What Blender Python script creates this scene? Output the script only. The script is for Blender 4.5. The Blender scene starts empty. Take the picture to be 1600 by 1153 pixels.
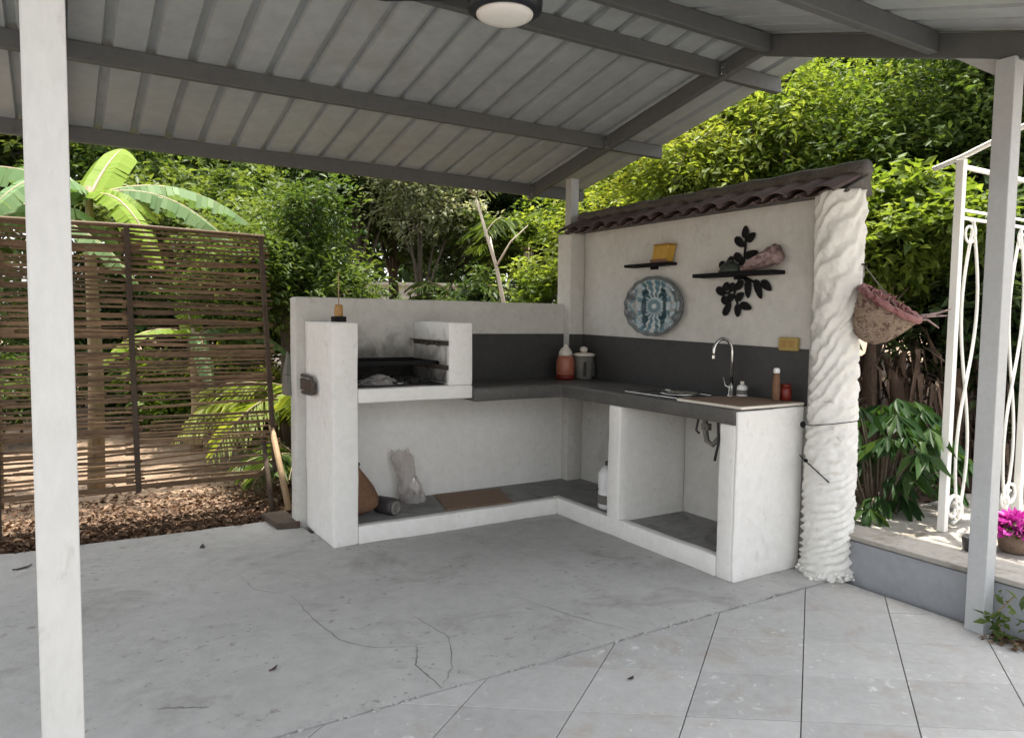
import bpy, bmesh, math, random
import numpy as np
from mathutils import Vector, Matrix, noise as mnoise
random.seed(7); rng = np.random.default_rng(11)
S = bpy.context.scene; COL = S.collection
rad = math.radians; PI = math.pi

# ------------------------------------------------------------------ camera
YAW, PITCH, ROLL = rad(31.81), rad(3.873), rad(0.747)
F_ = Vector((math.sin(YAW)*math.cos(PITCH), math.cos(YAW)*math.cos(PITCH), -math.sin(PITCH)))
R_ = Vector((math.cos(YAW), -math.sin(YAW), 0)); U_ = R_.cross(F_)
r2 = R_*math.cos(ROLL)+U_*math.sin(ROLL); u2 = U_*math.cos(ROLL)-R_*math.sin(ROLL)
cam = bpy.data.cameras.new('camera'); co = bpy.data.objects.new('camera', cam); COL.objects.link(co)
m = Matrix.Identity(4)
for i in range(3):
    m[i][0] = r2[i]; m[i][1] = u2[i]; m[i][2] = -F_[i]
m[2][3] = 1.5
co.matrix_world = m
cam.sensor_width = 36; cam.lens = 1153.7/1600*36; cam.clip_end = 500; cam.clip_start = 0.05
S.camera = co

# ------------------------------------------------------------------ light
SUN_EL, SUN_AZ = rad(82), rad(45)          # azimuth from +Y towards +X
w = bpy.data.worlds.new("World"); S.world = w; w.use_nodes = True
nt = w.node_tree; bg = nt.nodes['Background']
sky = nt.nodes.new('ShaderNodeTexSky'); sky.sky_type = 'NISHITA'; sky.sun_disc = False
sky.sun_elevation = SUN_EL; sky.sun_rotation = SUN_AZ; sky.dust_density = 4.0; sky.air_density = 1.0; sky.ozone_density = 0.6
hs = nt.nodes.new('ShaderNodeHueSaturation'); hs.inputs['Saturation'].default_value = .22   # thin bright cloud veil: a pale sky
nt.links.new(sky.outputs[0], hs.inputs['Color']); nt.links.new(hs.outputs[0], bg.inputs[0]); bg.inputs[1].default_value = 0.15
sl = bpy.data.lights.new('sun', 'SUN'); sl.energy = 2.5; sl.angle = rad(1.0); sl.color = (1, .93, .82)
so = bpy.data.objects.new('sun', sl); COL.objects.link(so)
to_sun = Vector((math.sin(SUN_AZ)*math.cos(SUN_EL), math.cos(SUN_AZ)*math.cos(SUN_EL), math.sin(SUN_EL)))
so.rotation_euler = to_sun.to_track_quat('Z', 'Y').to_euler(); so.location = (0, 0, 30)
vs = S.view_settings; vs.view_transform = 'Standard'; vs.look = 'None'; vs.gamma = 1; vs.exposure = 2.0
S.render.film_transparent = False

# ------------------------------------------------------------------ materials
MATS = {}
def nodes_of(name):
    mt = bpy.data.materials.new(name); mt.use_nodes = True
    return mt, mt.node_tree, mt.node_tree.nodes['Principled BSDF']
def ramp(nt, src, stops):
    r = nt.nodes.new('ShaderNodeValToRGB'); nt.links.new(src, r.inputs[0])
    e = r.color_ramp.elements
    while len(e) < len(stops): e.new(0.5)
    for k, (p, c) in zip(e, stops):
        k.position = p; k.color = (c[0], c[1], c[2], 1) if not isinstance(c, float) else (c, c, c, 1)
    return r
def noise(nt, scale, detail=5, rough=.6, vec=None, dist=0):
    n = nt.nodes.new('ShaderNodeTexNoise'); n.inputs['Scale'].default_value = scale
    n.inputs['Detail'].default_value = detail; n.inputs['Roughness'].default_value = rough
    n.inputs['Distortion'].default_value = dist
    if vec: nt.links.new(vec, n.inputs['Vector'])
    return n
def mixc(nt, fac, a, b, mode='MIX'):
    x = nt.nodes.new('ShaderNodeMix'); x.data_type = 'RGBA'; x.blend_type = mode
    if isinstance(fac, float): x.inputs[0].default_value = fac
    else: nt.links.new(fac, x.inputs[0])
    for k, v in ((6, a), (7, b)):
        if isinstance(v, tuple): x.inputs[k].default_value = (*v, 1)
        else: nt.links.new(v, x.inputs[k])
    return x.outputs[2]
def pmat(name, c1, c2, rough=.7, scale=4., fine=60., bump=.15, metal=0., stain=None, stain_scale=3., stain_lo=.58, stain_hi=.75, rnd=0., spec=.4, flecks=None, stretch=None, bumpdist=.01, geo=False):
    """two-tone noise colour + optional shaped stains + fine bump; world-sized coordinates"""
    mt, nt, b = nodes_of(name)
    tc = nt.nodes.new('ShaderNodeTexCoord'); mp = nt.nodes.new('ShaderNodeMapping')
    if geo:
        g = nt.nodes.new('ShaderNodeNewGeometry'); nt.links.new(g.outputs['Position'], mp.inputs[0])
    else: nt.links.new(tc.outputs['Object'], mp.inputs[0])
    if stretch: mp.inputs['Scale'].default_value = stretch
    v = mp.outputs[0]
    n1 = noise(nt, scale, 6, .65, v)
    n1b = noise(nt, scale*7.5, 5, .7, v, .3)
    av = nt.nodes.new('ShaderNodeMath'); av.operation = 'MULTIPLY_ADD'; av.inputs[1].default_value = .55
    nt.links.new(n1b.outputs[0], av.inputs[0])
    a2 = nt.nodes.new('ShaderNodeMath'); a2.operation = 'MULTIPLY'; a2.inputs[1].default_value = .45
    nt.links.new(n1.outputs[0], a2.inputs[0]); nt.links.new(a2.outputs[0], av.inputs[2])
    col = ramp(nt, av.outputs[0], [(.36, c1), (.64, c2)]).outputs[0]
    if stain:
        n2 = noise(nt, stain_scale, 8, .7, v, .6)
        f = ramp(nt, n2.outputs[0], [(stain_lo, 0.), (stain_hi, 1.)]).outputs[0]
        col = mixc(nt, f, col, stain)
    if flecks:
        n4 = noise(nt, 19, 4, .6, v, .4); n5 = noise(nt, 1.6, 4, .6, v)
        ad = nt.nodes.new('ShaderNodeMath'); ad.operation = 'MULTIPLY_ADD'; ad.inputs[1].default_value = .35
        nt.links.new(n5.outputs[0], ad.inputs[0]); nt.links.new(n4.outputs[0], ad.inputs[2])
        col = mixc(nt, ramp(nt, ad.outputs[0], [(.80, 0.), (.90, .8)]).outputs[0], col, flecks)
    if rnd:
        oi = nt.nodes.new('ShaderNodeObjectInfo')
        f = ramp(nt, oi.outputs['Random'], [(0., 1-rnd), (1., 1.+rnd)]).outputs[0]
        f2 = nt.nodes.new('ShaderNodeVectorMath'); f2.operation = 'SCALE'
        mr = nt.nodes.new('ShaderNodeMapRange'); nt.links.new(oi.outputs['Random'], mr.inputs[0])
        mr.inputs[3].default_value = 1-rnd; mr.inputs[4].default_value = 1+rnd
        nt.links.new(col, f2.inputs[0]); nt.links.new(mr.outputs[0], f2.inputs['Scale']); col = f2.outputs[0]
    nt.links.new(col, b.inputs['Base Color'])
    b.inputs['Roughness'].default_value = rough; b.inputs['Metallic'].default_value = metal
    b.inputs['Specular IOR Level'].default_value = spec
    if bump:
        n3 = noise(nt, fine, 6, .6, v)
        bp = nt.nodes.new('ShaderNodeBump'); bp.inputs['Strength'].default_value = bump; bp.inputs['Distance'].default_value = bumpdist
        nt.links.new(n3.outputs[0], bp.inputs['Height']); nt.links.new(bp.outputs[0], b.inputs['Normal'])
    MATS[name] = mt; return mt
def leafmat(name, dark, mid, light, trans, tfac=.42, rough=.45):
    mt, nt, b = nodes_of(name)
    at = nt.nodes.new('ShaderNodeAttribute'); at.attribute_name = 'tone'
    c = ramp(nt, at.outputs['Fac'], [(0., dark), (.5, mid), (1., light)]).outputs[0]
    nt.links.new(c, b.inputs['Base Color']); b.inputs['Roughness'].default_value = rough
    b.inputs['Specular IOR Level'].default_value = .16
    t = nt.nodes.new('ShaderNodeBsdfTranslucent')
    tcol = mixc(nt, 1.0, c, trans, 'MULTIPLY'); nt.links.new(tcol, t.inputs[0])
    mx = nt.nodes.new('ShaderNodeMixShader'); mx.inputs[0].default_value = tfac
    nt.links.new(b.outputs[0], mx.inputs[1]); nt.links.new(t.outputs[0], mx.inputs[2])
    nt.links.new(mx.outputs[0], nt.nodes['Material Output'].inputs[0])
    MATS[name] = mt; return mt

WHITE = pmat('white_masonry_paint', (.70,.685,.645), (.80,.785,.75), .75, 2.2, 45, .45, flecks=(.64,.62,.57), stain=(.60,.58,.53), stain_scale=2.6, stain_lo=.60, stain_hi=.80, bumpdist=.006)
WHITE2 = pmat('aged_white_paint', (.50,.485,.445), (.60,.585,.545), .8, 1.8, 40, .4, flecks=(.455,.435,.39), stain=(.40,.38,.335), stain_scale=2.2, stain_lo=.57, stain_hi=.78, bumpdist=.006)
COLWHITE = pmat('column_white_paint', (.66,.645,.60), (.76,.745,.70), .75, 6, 70, .45, stain=(.45,.42,.37), stain_scale=11, stain_lo=.60, stain_hi=.72, bumpdist=.006)
DARKCEM = pmat('dark_polished_cement', (.038,.037,.036), (.056,.054,.052), .55, 3, 90, .12, stain=(.075,.07,.065), stain_scale=5, stain_lo=.6, stain_hi=.8)
COUNTER = pmat('counter_grey_cement', (.065,.062,.057), (.105,.10,.093), .5, 4, 80, .2, stain=(.15,.14,.13), stain_scale=6, stain_lo=.58, stain_hi=.8)
SLAB = pmat('broomed_concrete', (.355,.350,.336), (.455,.449,.432), .85, 1.3, 70, .35, flecks=(.22,.205,.18), stain=(.265,.257,.237), stain_scale=1.9, stain_lo=.53, stain_hi=.72, bumpdist=.006, geo=True)
TILE = pmat('pale_concrete_paving', (.35,.346,.335), (.43,.424,.41), .85, 2.4, 60, .4, flecks=(.60,.60,.59), stain=(.33,.285,.235), stain_scale=4.6, stain_lo=.52, stain_hi=.78, rnd=.085, bumpdist=.006, geo=True)
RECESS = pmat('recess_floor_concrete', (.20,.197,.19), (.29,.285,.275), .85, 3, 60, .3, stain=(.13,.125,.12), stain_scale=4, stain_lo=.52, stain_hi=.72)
JOINT = pmat('dark_joint_dirt', (.12,.114,.103), (.20,.19,.17), .95, 9, 90, .3)
CRACKM = pmat('crack_dirt', (.16,.155,.145), (.24,.235,.22), .95, 9, 90, .3)
ROOF = pmat('weathered_zinc_sheet', (.238,.256,.262), (.31,.332,.338), .5, 1.1, 25, .05, stain=(.225,.225,.215), stain_scale=1.4, stain_lo=.55, stain_hi=.8, rnd=.10, spec=.5, geo=True)
STEEL = pmat('grey_painted_steel', (.076,.079,.080), (.098,.101,.102), .5, 3, 50, .06, stain=(.06,.058,.055), stain_scale=6, stain_lo=.6, stain_hi=.8)
POST_SHADED = pmat('post_paint_shaded', (.36,.367,.367), (.42,.427,.427), .5, 4, 40, .1, stain=(.24,.235,.23), stain_scale=11, stain_lo=.62, stain_hi=.75)  # darker copy of the post paint, shade mixed into its colour
POST_LIT = pmat('post_paint_lit', (.44,.44,.425), (.51,.51,.495), .5, 5, 40, .1, stain=(.33,.32,.295), stain_scale=8, stain_lo=.58, stain_hi=.72, stretch=(1,1,.35))  # same post paint for the near post, lightened to look lit
PLINTH = pmat('grey_plinth_paint', (.25,.26,.275), (.31,.32,.335), .75, 2, 60, .2, stain=(.20,.205,.215), stain_scale=4, stain_lo=.6, stain_hi=.8)
TERR = pmat('terrace_concrete', (.27,.25,.22), (.40,.375,.335), .9, 3, 60, .4, stain=(.17,.145,.11), stain_scale=3.2, stain_lo=.52, stain_hi=.68)
CLAYT = pmat('clay_roof_tile', (.085,.060,.055), (.155,.112,.102), .85, 9, 60, .45, stain=(.045,.038,.036), stain_scale=9, stain_lo=.5, stain_hi=.7, rnd=.25)
RIDGE = pmat('ridge_cement', (.06,.055,.05), (.15,.14,.125), .9, 8, 50, .4)
BAMBOO = pmat('bamboo_slat', (.092,.054,.029), (.215,.135,.074), .7, 7, 60, .2, stain=(.05,.032,.02), stain_scale=8, stain_lo=.55, stain_hi=.72, rnd=.38, stretch=(.3,1,1))
WOODD = pmat('dark_weathered_wood', (.042,.029,.021), (.10,.07,.048), .8, 9, 70, .3, rnd=.2)
WOODL = pmat('pale_raw_wood', (.27,.18,.10), (.40,.28,.17), .7, 9, 70, .25)
BLACK = pmat('black_metal', (.006,.006,.0065), (.012,.0115,.0115), .75, 20, 90, .1, spec=.15)
SOOT = pmat('soot', (.012,.011,.010), (.035,.032,.03), .95, 7, 40, .5)
ASH = pmat('ash', (.22,.21,.20), (.48,.46,.44), .95, 30, 90, .6)
RUST = pmat('sooty_angle_iron', (.045,.038,.033), (.11,.09,.075), .8, 18, 80, .4)
CHROME = pmat('brushed_steel', (.50,.49,.47), (.62,.61,.59), .22, 12, 50, .03, metal=1)
FANB = pmat('navy_black_fan', (.012,.014,.022), (.02,.022,.032), .4, 9, 60, .02)
DIFF = pmat('frosted_lamp_cover', (.74,.72,.69), (.78,.76,.73), .35, 4, 30, .0)
IRONW = pmat('white_enamel_iron', (.80,.79,.74), (.86,.85,.81), .4, 14, 70, .08, stain=(.50,.42,.32), stain_scale=22, stain_lo=.66, stain_hi=.74)
SOIL = pmat('forest_soil', (.15,.10,.065), (.30,.215,.145), .95, 1.4, 30, .8, stain=(.075,.05,.032), stain_scale=2.6, stain_lo=.52, stain_hi=.68, bumpdist=.03, geo=True)
BANKM = pmat('earth_bank_soil', (.075,.05,.034), (.17,.12,.08), .95, 3, 25, .9, stain=(.04,.028,.02), stain_scale=5, stain_lo=.5, stain_hi=.66, bumpdist=.03)
LITTER = leafmat('leaf_litter', (.045,.027,.017), (.125,.076,.048), (.26,.18,.12), (1,.75,.5), .12, .7)
BARK = pmat('grey_bark', (.07,.055,.042), (.16,.13,.10), .9, 8, 40, .7, stretch=(1,1,.3))
PALEB = pmat('pale_bark', (.40,.34,.27), (.60,.53,.44), .85, 8, 40, .5, stretch=(1,1,.3))
DRY = pmat('dry_banana_fibre', (.045,.028,.02), (.13,.085,.06), .9, 6, 40, .6, stretch=(2,2,.2), rnd=.25)
STEMG = pmat('banana_stem', (.14,.12,.06), (.30,.22,.13), .6, 5, 40, .3, stretch=(1,1,.2))
WALLF = pmat('far_wall_paint', (.74,.73,.70), (.80,.79,.76), .8, 1, 10, .1)
ORANGE = pmat('orange_red_enamel', (.30,.095,.055), (.42,.15,.09), .4, 9, 50, .05, spec=.5)
DKRED = pmat('deep_red_plastic', (.13,.013,.009), (.18,.02,.013), .35, 9, 50, .03)
GREYTIN = pmat('dull_grey_tin', (.12,.115,.10), (.20,.19,.165), .5, 9, 50, .1)
CREAM = pmat('cream_plastic', (.62,.58,.50), (.72,.68,.60), .5, 9, 50, .03)
WHITEP = pmat('white_plastic', (.78,.78,.77), (.84,.84,.83), .35, 9, 50, .02)
AMBER = pmat('amber_wax', (.30,.16,.045), (.40,.23,.08), .5, 9, 50, .1)
YELLOW = pmat('mustard_paint', (.36,.20,.02), (.52,.31,.05), .55, 12, 50, .2)
SOCK = pmat('ochre_box', (.30,.215,.06), (.42,.31,.10), .5, 9, 50, .1)
PINK = pmat('dusty_pink_shell', (.22,.145,.14), (.33,.24,.225), .6, 18, 60, .3, stain=(.07,.04,.04), stain_scale=30, stain_lo=.52, stain_hi=.62)
DGREEN = pmat('dark_green_glaze', (.02,.03,.022), (.05,.06,.045), .35, 9, 50, .05)
CLAY = pmat('terracotta', (.13,.066,.036), (.22,.12,.07), .8, 7, 50, .3)
CARD = pmat('brown_mat', (.19,.125,.082), (.27,.185,.13), .9, 4, 90, .5, stretch=(1,9,1))
DARKG = pmat('charcoal_plastic', (.035,.033,.033), (.065,.06,.058), .5, 9, 60, .1)
WICKER = pmat('weathered_wicker', (.23,.165,.115), (.40,.31,.235), .85, 22, 120, .7, stain=(.12,.07,.055), stain_scale=26, stain_lo=.5, stain_hi=.6)
WICKR = pmat('red_wicker', (.20,.07,.07), (.33,.18,.165), .8, 26, 120, .6, stain=(.12,.03,.035), stain_scale=24, stain_lo=.5, stain_hi=.62)
POTM = pmat('brown_clay_pot', (.12,.08,.06), (.24,.165,.12), .85, 12, 60, .5)
PETAL = leafmat('magenta_petals', (.35,.02,.22), (.55,.05,.38), (.72,.25,.58), (1,.6,.9), .3, .5)
GREYLEAF = leafmat('pale_grey_leaf', (.10,.125,.05), (.23,.25,.15), (.42,.42,.30), (1.1,1.1,.6))
BRIGHT = leafmat('bright_green_leaf', (.05,.085,.016), (.12,.17,.034), (.22,.26,.07), (1.35,1.35,.5), .5)
LIME = leafmat('lime_leaf', (.065,.105,.018), (.145,.195,.038), (.28,.31,.08), (1.3,1.25,.45), .5)
MIDG = leafmat('mid_green_leaf', (.035,.065,.018), (.08,.12,.034), (.15,.19,.06), (1.3,1.3,.5))
DARKL = leafmat('dark_green_leaf', (.022,.042,.016), (.050,.082,.030), (.10,.14,.058), (1.2,1.2,.6), .42)
BANL = leafmat('banana_blade', (.07,.14,.05), (.13,.22,.09), (.21,.30,.15), (1.25,1.25,.6), .36, .5)
BANY = leafmat('young_banana_blade', (.13,.22,.02), (.19,.29,.03), (.25,.34,.05), (1.3,1.25,.35), .5, .5)
CASS = leafmat('deep_green_leaf', (.016,.042,.014), (.034,.078,.024), (.085,.14,.045), (1.2,1.2,.5), .35, .4)
def plastic_film():
    mt, nt, b = nodes_of('clear_plastic_film')
    b.inputs['Base Color'].default_value = (.72,.68,.65,1); b.inputs['Roughness'].default_value = .22
    t = nt.nodes.new('ShaderNodeBsdfTransparent'); t.inputs[0].default_value = (.85,.82,.8,1)
    mx = nt.nodes.new('ShaderNodeMixShader'); mx.inputs[0].default_value = .62
    nt.links.new(b.outputs[0], mx.inputs[1]); nt.links.new(t.outputs[0], mx.inputs[2])
    nt.links.new(mx.outputs[0], nt.nodes['Material Output'].inputs[0]); return mt
FILM = plastic_film()

# ------------------------------------------------------------------ mesh helpers (all given in world coordinates)
class MB:
    def __init__(s): s.v = []; s.f = []; s.smooth = False
    def add(s, vs, fs):
        b = len(s.v); s.v += [tuple(p) for p in vs]; s.f += [tuple(i+b for i in f) for f in fs]; return s
    def box(s, x0, x1, y0, y1, z0, z1):
        return s.add([(x0,y0,z0),(x1,y0,z0),(x1,y1,z0),(x0,y1,z0),(x0,y0,z1),(x1,y0,z1),(x1,y1,z1),(x0,y1,z1)],
                     [(3,2,1,0),(4,5,6,7),(0,1,5,4),(1,2,6,5),(2,3,7,6),(3,0,4,7)])
    def hexa(s, b, t):
        return s.add(list(b)+list(t), [(3,2,1,0),(4,5,6,7),(0,1,5,4),(1,2,6,5),(2,3,7,6),(3,0,4,7)])
    def prism(s, pts, z0, z1):
        n = len(pts)
        return s.add([(p[0],p[1],z0) for p in pts]+[(p[0],p[1],z1) for p in pts],
                     [tuple(range(n-1,-1,-1)), tuple(range(n,2*n))]+[(i,(i+1)%n,n+(i+1)%n,n+i) for i in range(n)])
    def tube(s, path, r, n=8, cap=True):
        P = [Vector(p) for p in path]; k = len(P)
        rr = r if isinstance(r, (list, tuple)) else [r]*k
        vs = []; up = None
        for i, p in enumerate(P):
            d = (P[min(i+1,k-1)]-P[max(i-1,0)]).normalized()
            if up is None:
                up = Vector((0,0,1)) if abs(d.z) < .9 else Vector((1,0,0))
            a = d.cross(up)
            if a.length < 1e-4: a = d.orthogonal()
            a.normalize(); up = a.cross(d).normalized()
            for j in range(n):
                t = 2*PI*j/n; vs.append(p+(a*math.cos(t)+up*math.sin(t))*rr[i])
        fs = [(i*n+j, i*n+(j+1)%n, (i+1)*n+(j+1)%n, (i+1)*n+j) for i in range(k-1) for j in range(n)]
        if cap: fs += [tuple(range(n-1,-1,-1)), tuple((k-1)*n+j for j in range(n))]
        return s.add(vs, fs)
    def bar(s, a, b, w, h):
        """rectangular bar from a to b, w across, h in the other direction"""
        a = Vector(a); b = Vector(b); d = (b-a).normalized()
        up = Vector((0,0,1)) if abs(d.z) < .95 else Vector((0,1,0))
        x = d.cross(up).normalized(); y = x.cross(d).normalized()
        c = [x*sx*w/2+y*sy*h/2 for sx, sy in ((-1,-1),(1,-1),(1,1),(-1,1))]
        return s.hexa([a+q for q in c], [b+q for q in c])
    def lathe(s, prof, c=(0,0,0), n=20, rot=None, sc=(1,1)):
        vs = []
        for r, z in prof:
            for j in range(n):
                t = 2*PI*j/n; p = Vector((r*math.cos(t)*sc[0], r*math.sin(t)*sc[1], z))
                if rot is not None: p = rot @ p
                vs.append(p+Vector(c))
        k = len(prof)
        fs = [(i*n+j, i*n+(j+1)%n, (i+1)*n+(j+1)%n, (i+1)*n+j) for i in range(k-1) for j in range(n)]
        fs += [tuple(range(n-1,-1,-1)), tuple((k-1)*n+j for j in range(n))]
        return s.add(vs, fs)
    def disc_ball(s, c, rx, ry, rz, n=12, k=8, rot=None):
        return s.lathe([(max(1e-4, math.sin(PI*i/k))*1, -math.cos(PI*i/k)) for i in range(k+1)], (0,0,0), n)._xf(c, rx, ry, rz, n*(k+1), rot)
    def _xf(s, c, rx, ry, rz, cnt, rot):
        for i in range(len(s.v)-cnt, len(s.v)):
            p = Vector((s.v[i][0]*rx, s.v[i][1]*ry, s.v[i][2]*rz))
            if rot is not None: p = rot @ p
            s.v[i] = tuple(p+Vector(c))
        return s

WLOC = {}
def link(name, me, mat, parent=None, loc=(0,0,0)):
    o = bpy.data.objects.new(name, me); COL.objects.link(o)
    if mat: me.materials.append(mat)
    if parent is not None:
        o.parent = parent; WLOC[o.name] = WLOC[parent.name]
    else:
        o.location = loc; WLOC[o.name] = Vector(loc)
    return o
def build(name, mb, mat, parent=None, loc=None, bevel=0., smooth=False, seg=2, rough=0.):
    base = WLOC[parent.name] if parent is not None else Vector(loc or (0,0,0))
    me = bpy.data.meshes.new(name)
    me.from_pydata([(p[0]-base.x, p[1]-base.y, p[2]-base.z) for p in mb.v], [], mb.f)
    if bevel:
        bm = bmesh.new(); bm.from_mesh(me)
        bmesh.ops.recalc_face_normals(bm, faces=bm.faces)
        ed = [e for e in bm.edges if len(e.link_faces) == 2 and e.calc_face_angle(0) > .6]
        bmesh.ops.bevel(bm, geom=ed, offset=bevel, segments=seg, affect='EDGES', profile=.5, clamp_overlap=True)
        if rough:
            lo = [min(v.co[k] for v in bm.verts) for k in range(3)]; hi = [max(v.co[k] for v in bm.verts) for k in range(3)]
            for k in range(3):
                n_ = max(1, min(44, int((hi[k]-lo[k])/.07)))
                for q in range(1, n_):
                    co_ = Vector((0,0,0)); co_[k] = lo[k]+(hi[k]-lo[k])*q/n_; no_ = Vector((0,0,0)); no_[k] = 1
                    bmesh.ops.bisect_plane(bm, geom=bm.verts[:]+bm.edges[:]+bm.faces[:], plane_co=co_, plane_no=no_, dist=1e-5)
            for v in bm.verts:
                p = v.co+base
                v.co += mnoise.noise_vector(p*3.1)*rough+mnoise.noise_vector(p*11)*rough*.45
        bm.to_mesh(me); bm.free()
        if rough:
            me.polygons.foreach_set('use_smooth', [True]*len(me.polygons)); me.set_sharp_from_angle(angle=.9)
    if smooth:
        me.polygons.foreach_set('use_smooth', [True]*len(me.polygons))
    me.update()
    return link(name, me, mat, parent, base)
def tag(o, label=None, cat=None, group=None, kind=None):
    if label: o['label'] = label
    if cat: o['category'] = cat
    if group: o['group'] = group
    if kind: o['kind'] = kind
    return o
def thing(name, loc, label, cat, group=None):
    o = bpy.data.objects.new(name, None); COL.objects.link(o); o.location = loc; o.empty_display_size = .1
    WLOC[o.name] = Vector(loc); return tag(o, label, cat, group)
def clip_poly(poly, a, b, c):
    """keep a*x+b*y<=c"""
    out = []
    for i in range(len(poly)):
        p, q = poly[i], poly[(i+1) % len(poly)]
        dp, dq = a*p[0]+b*p[1]-c, a*q[0]+b*q[1]-c
        if dp <= 0: out.append(p)
        if (dp < 0 < dq) or (dq < 0 < dp):
            t = dp/(dp-dq); out.append((p[0]+t*(q[0]-p[0]), p[1]+t*(q[1]-p[1])))
    return out

# ================================================================== SETTING
# ground sheet with gentle relief away from the patio
def make_ground():
    n = 90; xs = np.concatenate([np.linspace(-220,-14,8), np.linspace(-12,26,70), np.linspace(30,240,8)])
    ys = np.concatenate([np.linspace(-200,-12,7), np.linspace(-10,34,80), np.linspace(38,260,8)])
    X, Y = np.meshgrid(xs, ys); Z = np.full_like(X, -.075)
    far = np.clip((Y-5.9)/2, 0, 1)*(X < 20)
    Z += far*(.035*np.sin(X*1.7+Y*.6)+.03*np.sin(Y*2.1-X*.8)+.04*np.clip(np.sin(X*.6+1)*np.cos(Y*.5),-1,1))
    Z += np.clip((Y-6.2)/14,0,1)*.15
    nx = len(xs); me = bpy.data.meshes.new('ground')
    f = [(j*nx+i, j*nx+i+1, (j+1)*nx+i+1, (j+1)*nx+i) for j in range(len(ys)-1) for i in range(nx-1)]
    me.from_pydata(np.stack([X,Y,Z],-1).reshape(-1,3).tolist(), [], f)
    me.polygons.foreach_set('use_smooth', [True]*len(me.polygons))
    tag(link('ground', me, SOIL), kind='structure')
make_ground()
# patio slab: ragged broken lip along the joint
mb = MB(); pts = [(-6,2.6)]
x = -6
while x < 3.95:
    x += random.uniform(.05,.12); pts.append((min(x,3.95), 2.604+random.uniform(-.004,.007)+(.012 if random.random()<.08 else 0)))
pts += [(3.95,5.0),(1.48,5.0),(1.47,5.43)]
x = 1.4
while x > -6:
    pts.append((x, 5.44-(x-1.4)*-.0+random.uniform(-.015,.015)-.05*(x-1.4)*0.6)); x -= random.uniform(.08,.2)
pts.append((-6,5.6))
mb.prism(pts, -.14, 0)
patio = tag(build('patio_slab', mb, SLAB, bevel=0), kind='structure')
# hairline cracks, thin dark ribbons
def crack(path, w):
    mb = MB(); P = [Vector((*p,0)) for p in path]; Q = []
    for a, b in zip(P, P[1:]):
        for t in range(7): Q.append(a.lerp(b, t/7)+Vector((random.uniform(-1,1),random.uniform(-1,1),0))*.006)
    Q.append(P[-1]); vs = []
    for i, p in enumerate(Q):
        d = (Q[min(i+1,len(Q)-1)]-Q[max(i-1,0)]).normalized(); nn = Vector((-d.y,d.x,0))
        ww = w*random.uniform(.5,1.3)*(.35+.65*math.sin(PI*min(max(i/len(Q),.04),.96)))
        vs += [p+nn*ww+Vector((0,0,.0015)), p-nn*ww+Vector((0,0,.0015))]
    k = len(Q); mb.add(vs, [(2*i,2*i+1,2*i+3,2*i+2) for i in range(k-1)])
    build('crack', mb, CRACKM, patio)
crack([(1.051,3.92),(1.06,3.6),(1.092,3.254),(1.2,3.1),(1.372,3.013)], .0022)
crack([(1.372,3.013),(1.30,2.85),(1.303,2.612)], .0035)
crack([(2.1,3.3),(2.18,3.0),(2.36,2.61)], .0018)
crack([(1.303,2.612),(1.42,2.75),(1.55,3.02),(1.50,3.4)], .002)
crack([(1.051,3.92),(.9,4.1),(.88,4.4)], .0016)
crack([(.30,3.02),(.40,2.97),(.47,2.93)], .004)
mb = MB()
for i in range(150):
    x = random.uniform(.4,3.5); sz = random.uniform(.002,.008)
    mb.disc_ball((x, 2.60+random.gauss(0,.012), .001+sz*.2), sz*1.6, sz, sz*.6, 5, 3)
tag(build('joint_crumbs', mb, SLAB), 'pale concrete crumbs along the joint between slab and paving', 'crumbs', kind='stuff')
# paving tiles, scored grid turned against the kitchen
pav = MB(); pav.prism([(-6,-3),(3.87,-3),(3.87,2.596),(-6,2.596)], -.14, -.013)
paving = tag(build('paving', pav, JOINT), kind='structure')
D = (.808,.588); N = (.588,-.808)
def un(n_, u_): return (N[0]*n_+D[0]*u_, N[1]*n_+D[1]*u_)
for i in range(-7, 8):
    for j in range(-6, 8):
        g = .0022
        n0, n1 = .012+.408*i+g, .012+.408*(i+1)-g
        sl_ = .34
        def uu(nn, k): return 3.18+.39*k-sl_*(-nn)*-1*-1 if False else 3.18+.39*k+sl_*(nn+.36)
        q = [un(n0, uu(n0,j)+g), un(n1, uu(n1,j)+g), un(n1, uu(n1,j+1)-g), un(n0, uu(n0,j+1)-g)]
        q = clip_poly(q, 0, 1, 2.590); q = clip_poly(q, 1, 0, 3.868) if q else q; q = clip_poly(q, 0, -1, 2.5) if q else q
        if len(q) < 3: continue
        cx = sum(p[0] for p in q)/len(q); cy = sum(p[1] for p in q)/len(q)
        if (cx*F_.x+cy*F_.y) < .8: continue
        area = abs(sum(q[k][0]*q[(k+1)%len(q)][1]-q[(k+1)%len(q)][0]*q[k][1] for k in range(len(q))))/2
        if area < .002: continue
        z = random.uniform(-.0015,.0005)
        build('paving_tile', MB().prism(q, -.03, z), TILE, paving, bevel=.0015, seg=1)
# the rest of the yard behind the viewer: plain concrete apron
tag(build('yard_apron', MB().box(-14,3.87,-14,-3.0,-.14,-.004), TILE), kind='structure')

# raised terrace on the right
terr = tag(build('terrace', MB().prism([(3.90,-6),(9,-6),(9,2.2),(5.25,2.72),(4.3,3.1),(3.95,3.1),(3.93,2.56)], -.14, .235), PLINTH, bevel=.006), kind='structure')
q = [(3.862,-6),(9.05,-6),(9.05,2.25),(6.4,2.55),(5.6,2.78),(5.1,2.75),(4.6,3.0),(4.3,3.15),(3.915,3.15),(3.915,2.58)]
tslab = build('terrace_top', MB().prism(q, .243, .272), TERR, terr, bevel=.006)
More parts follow.
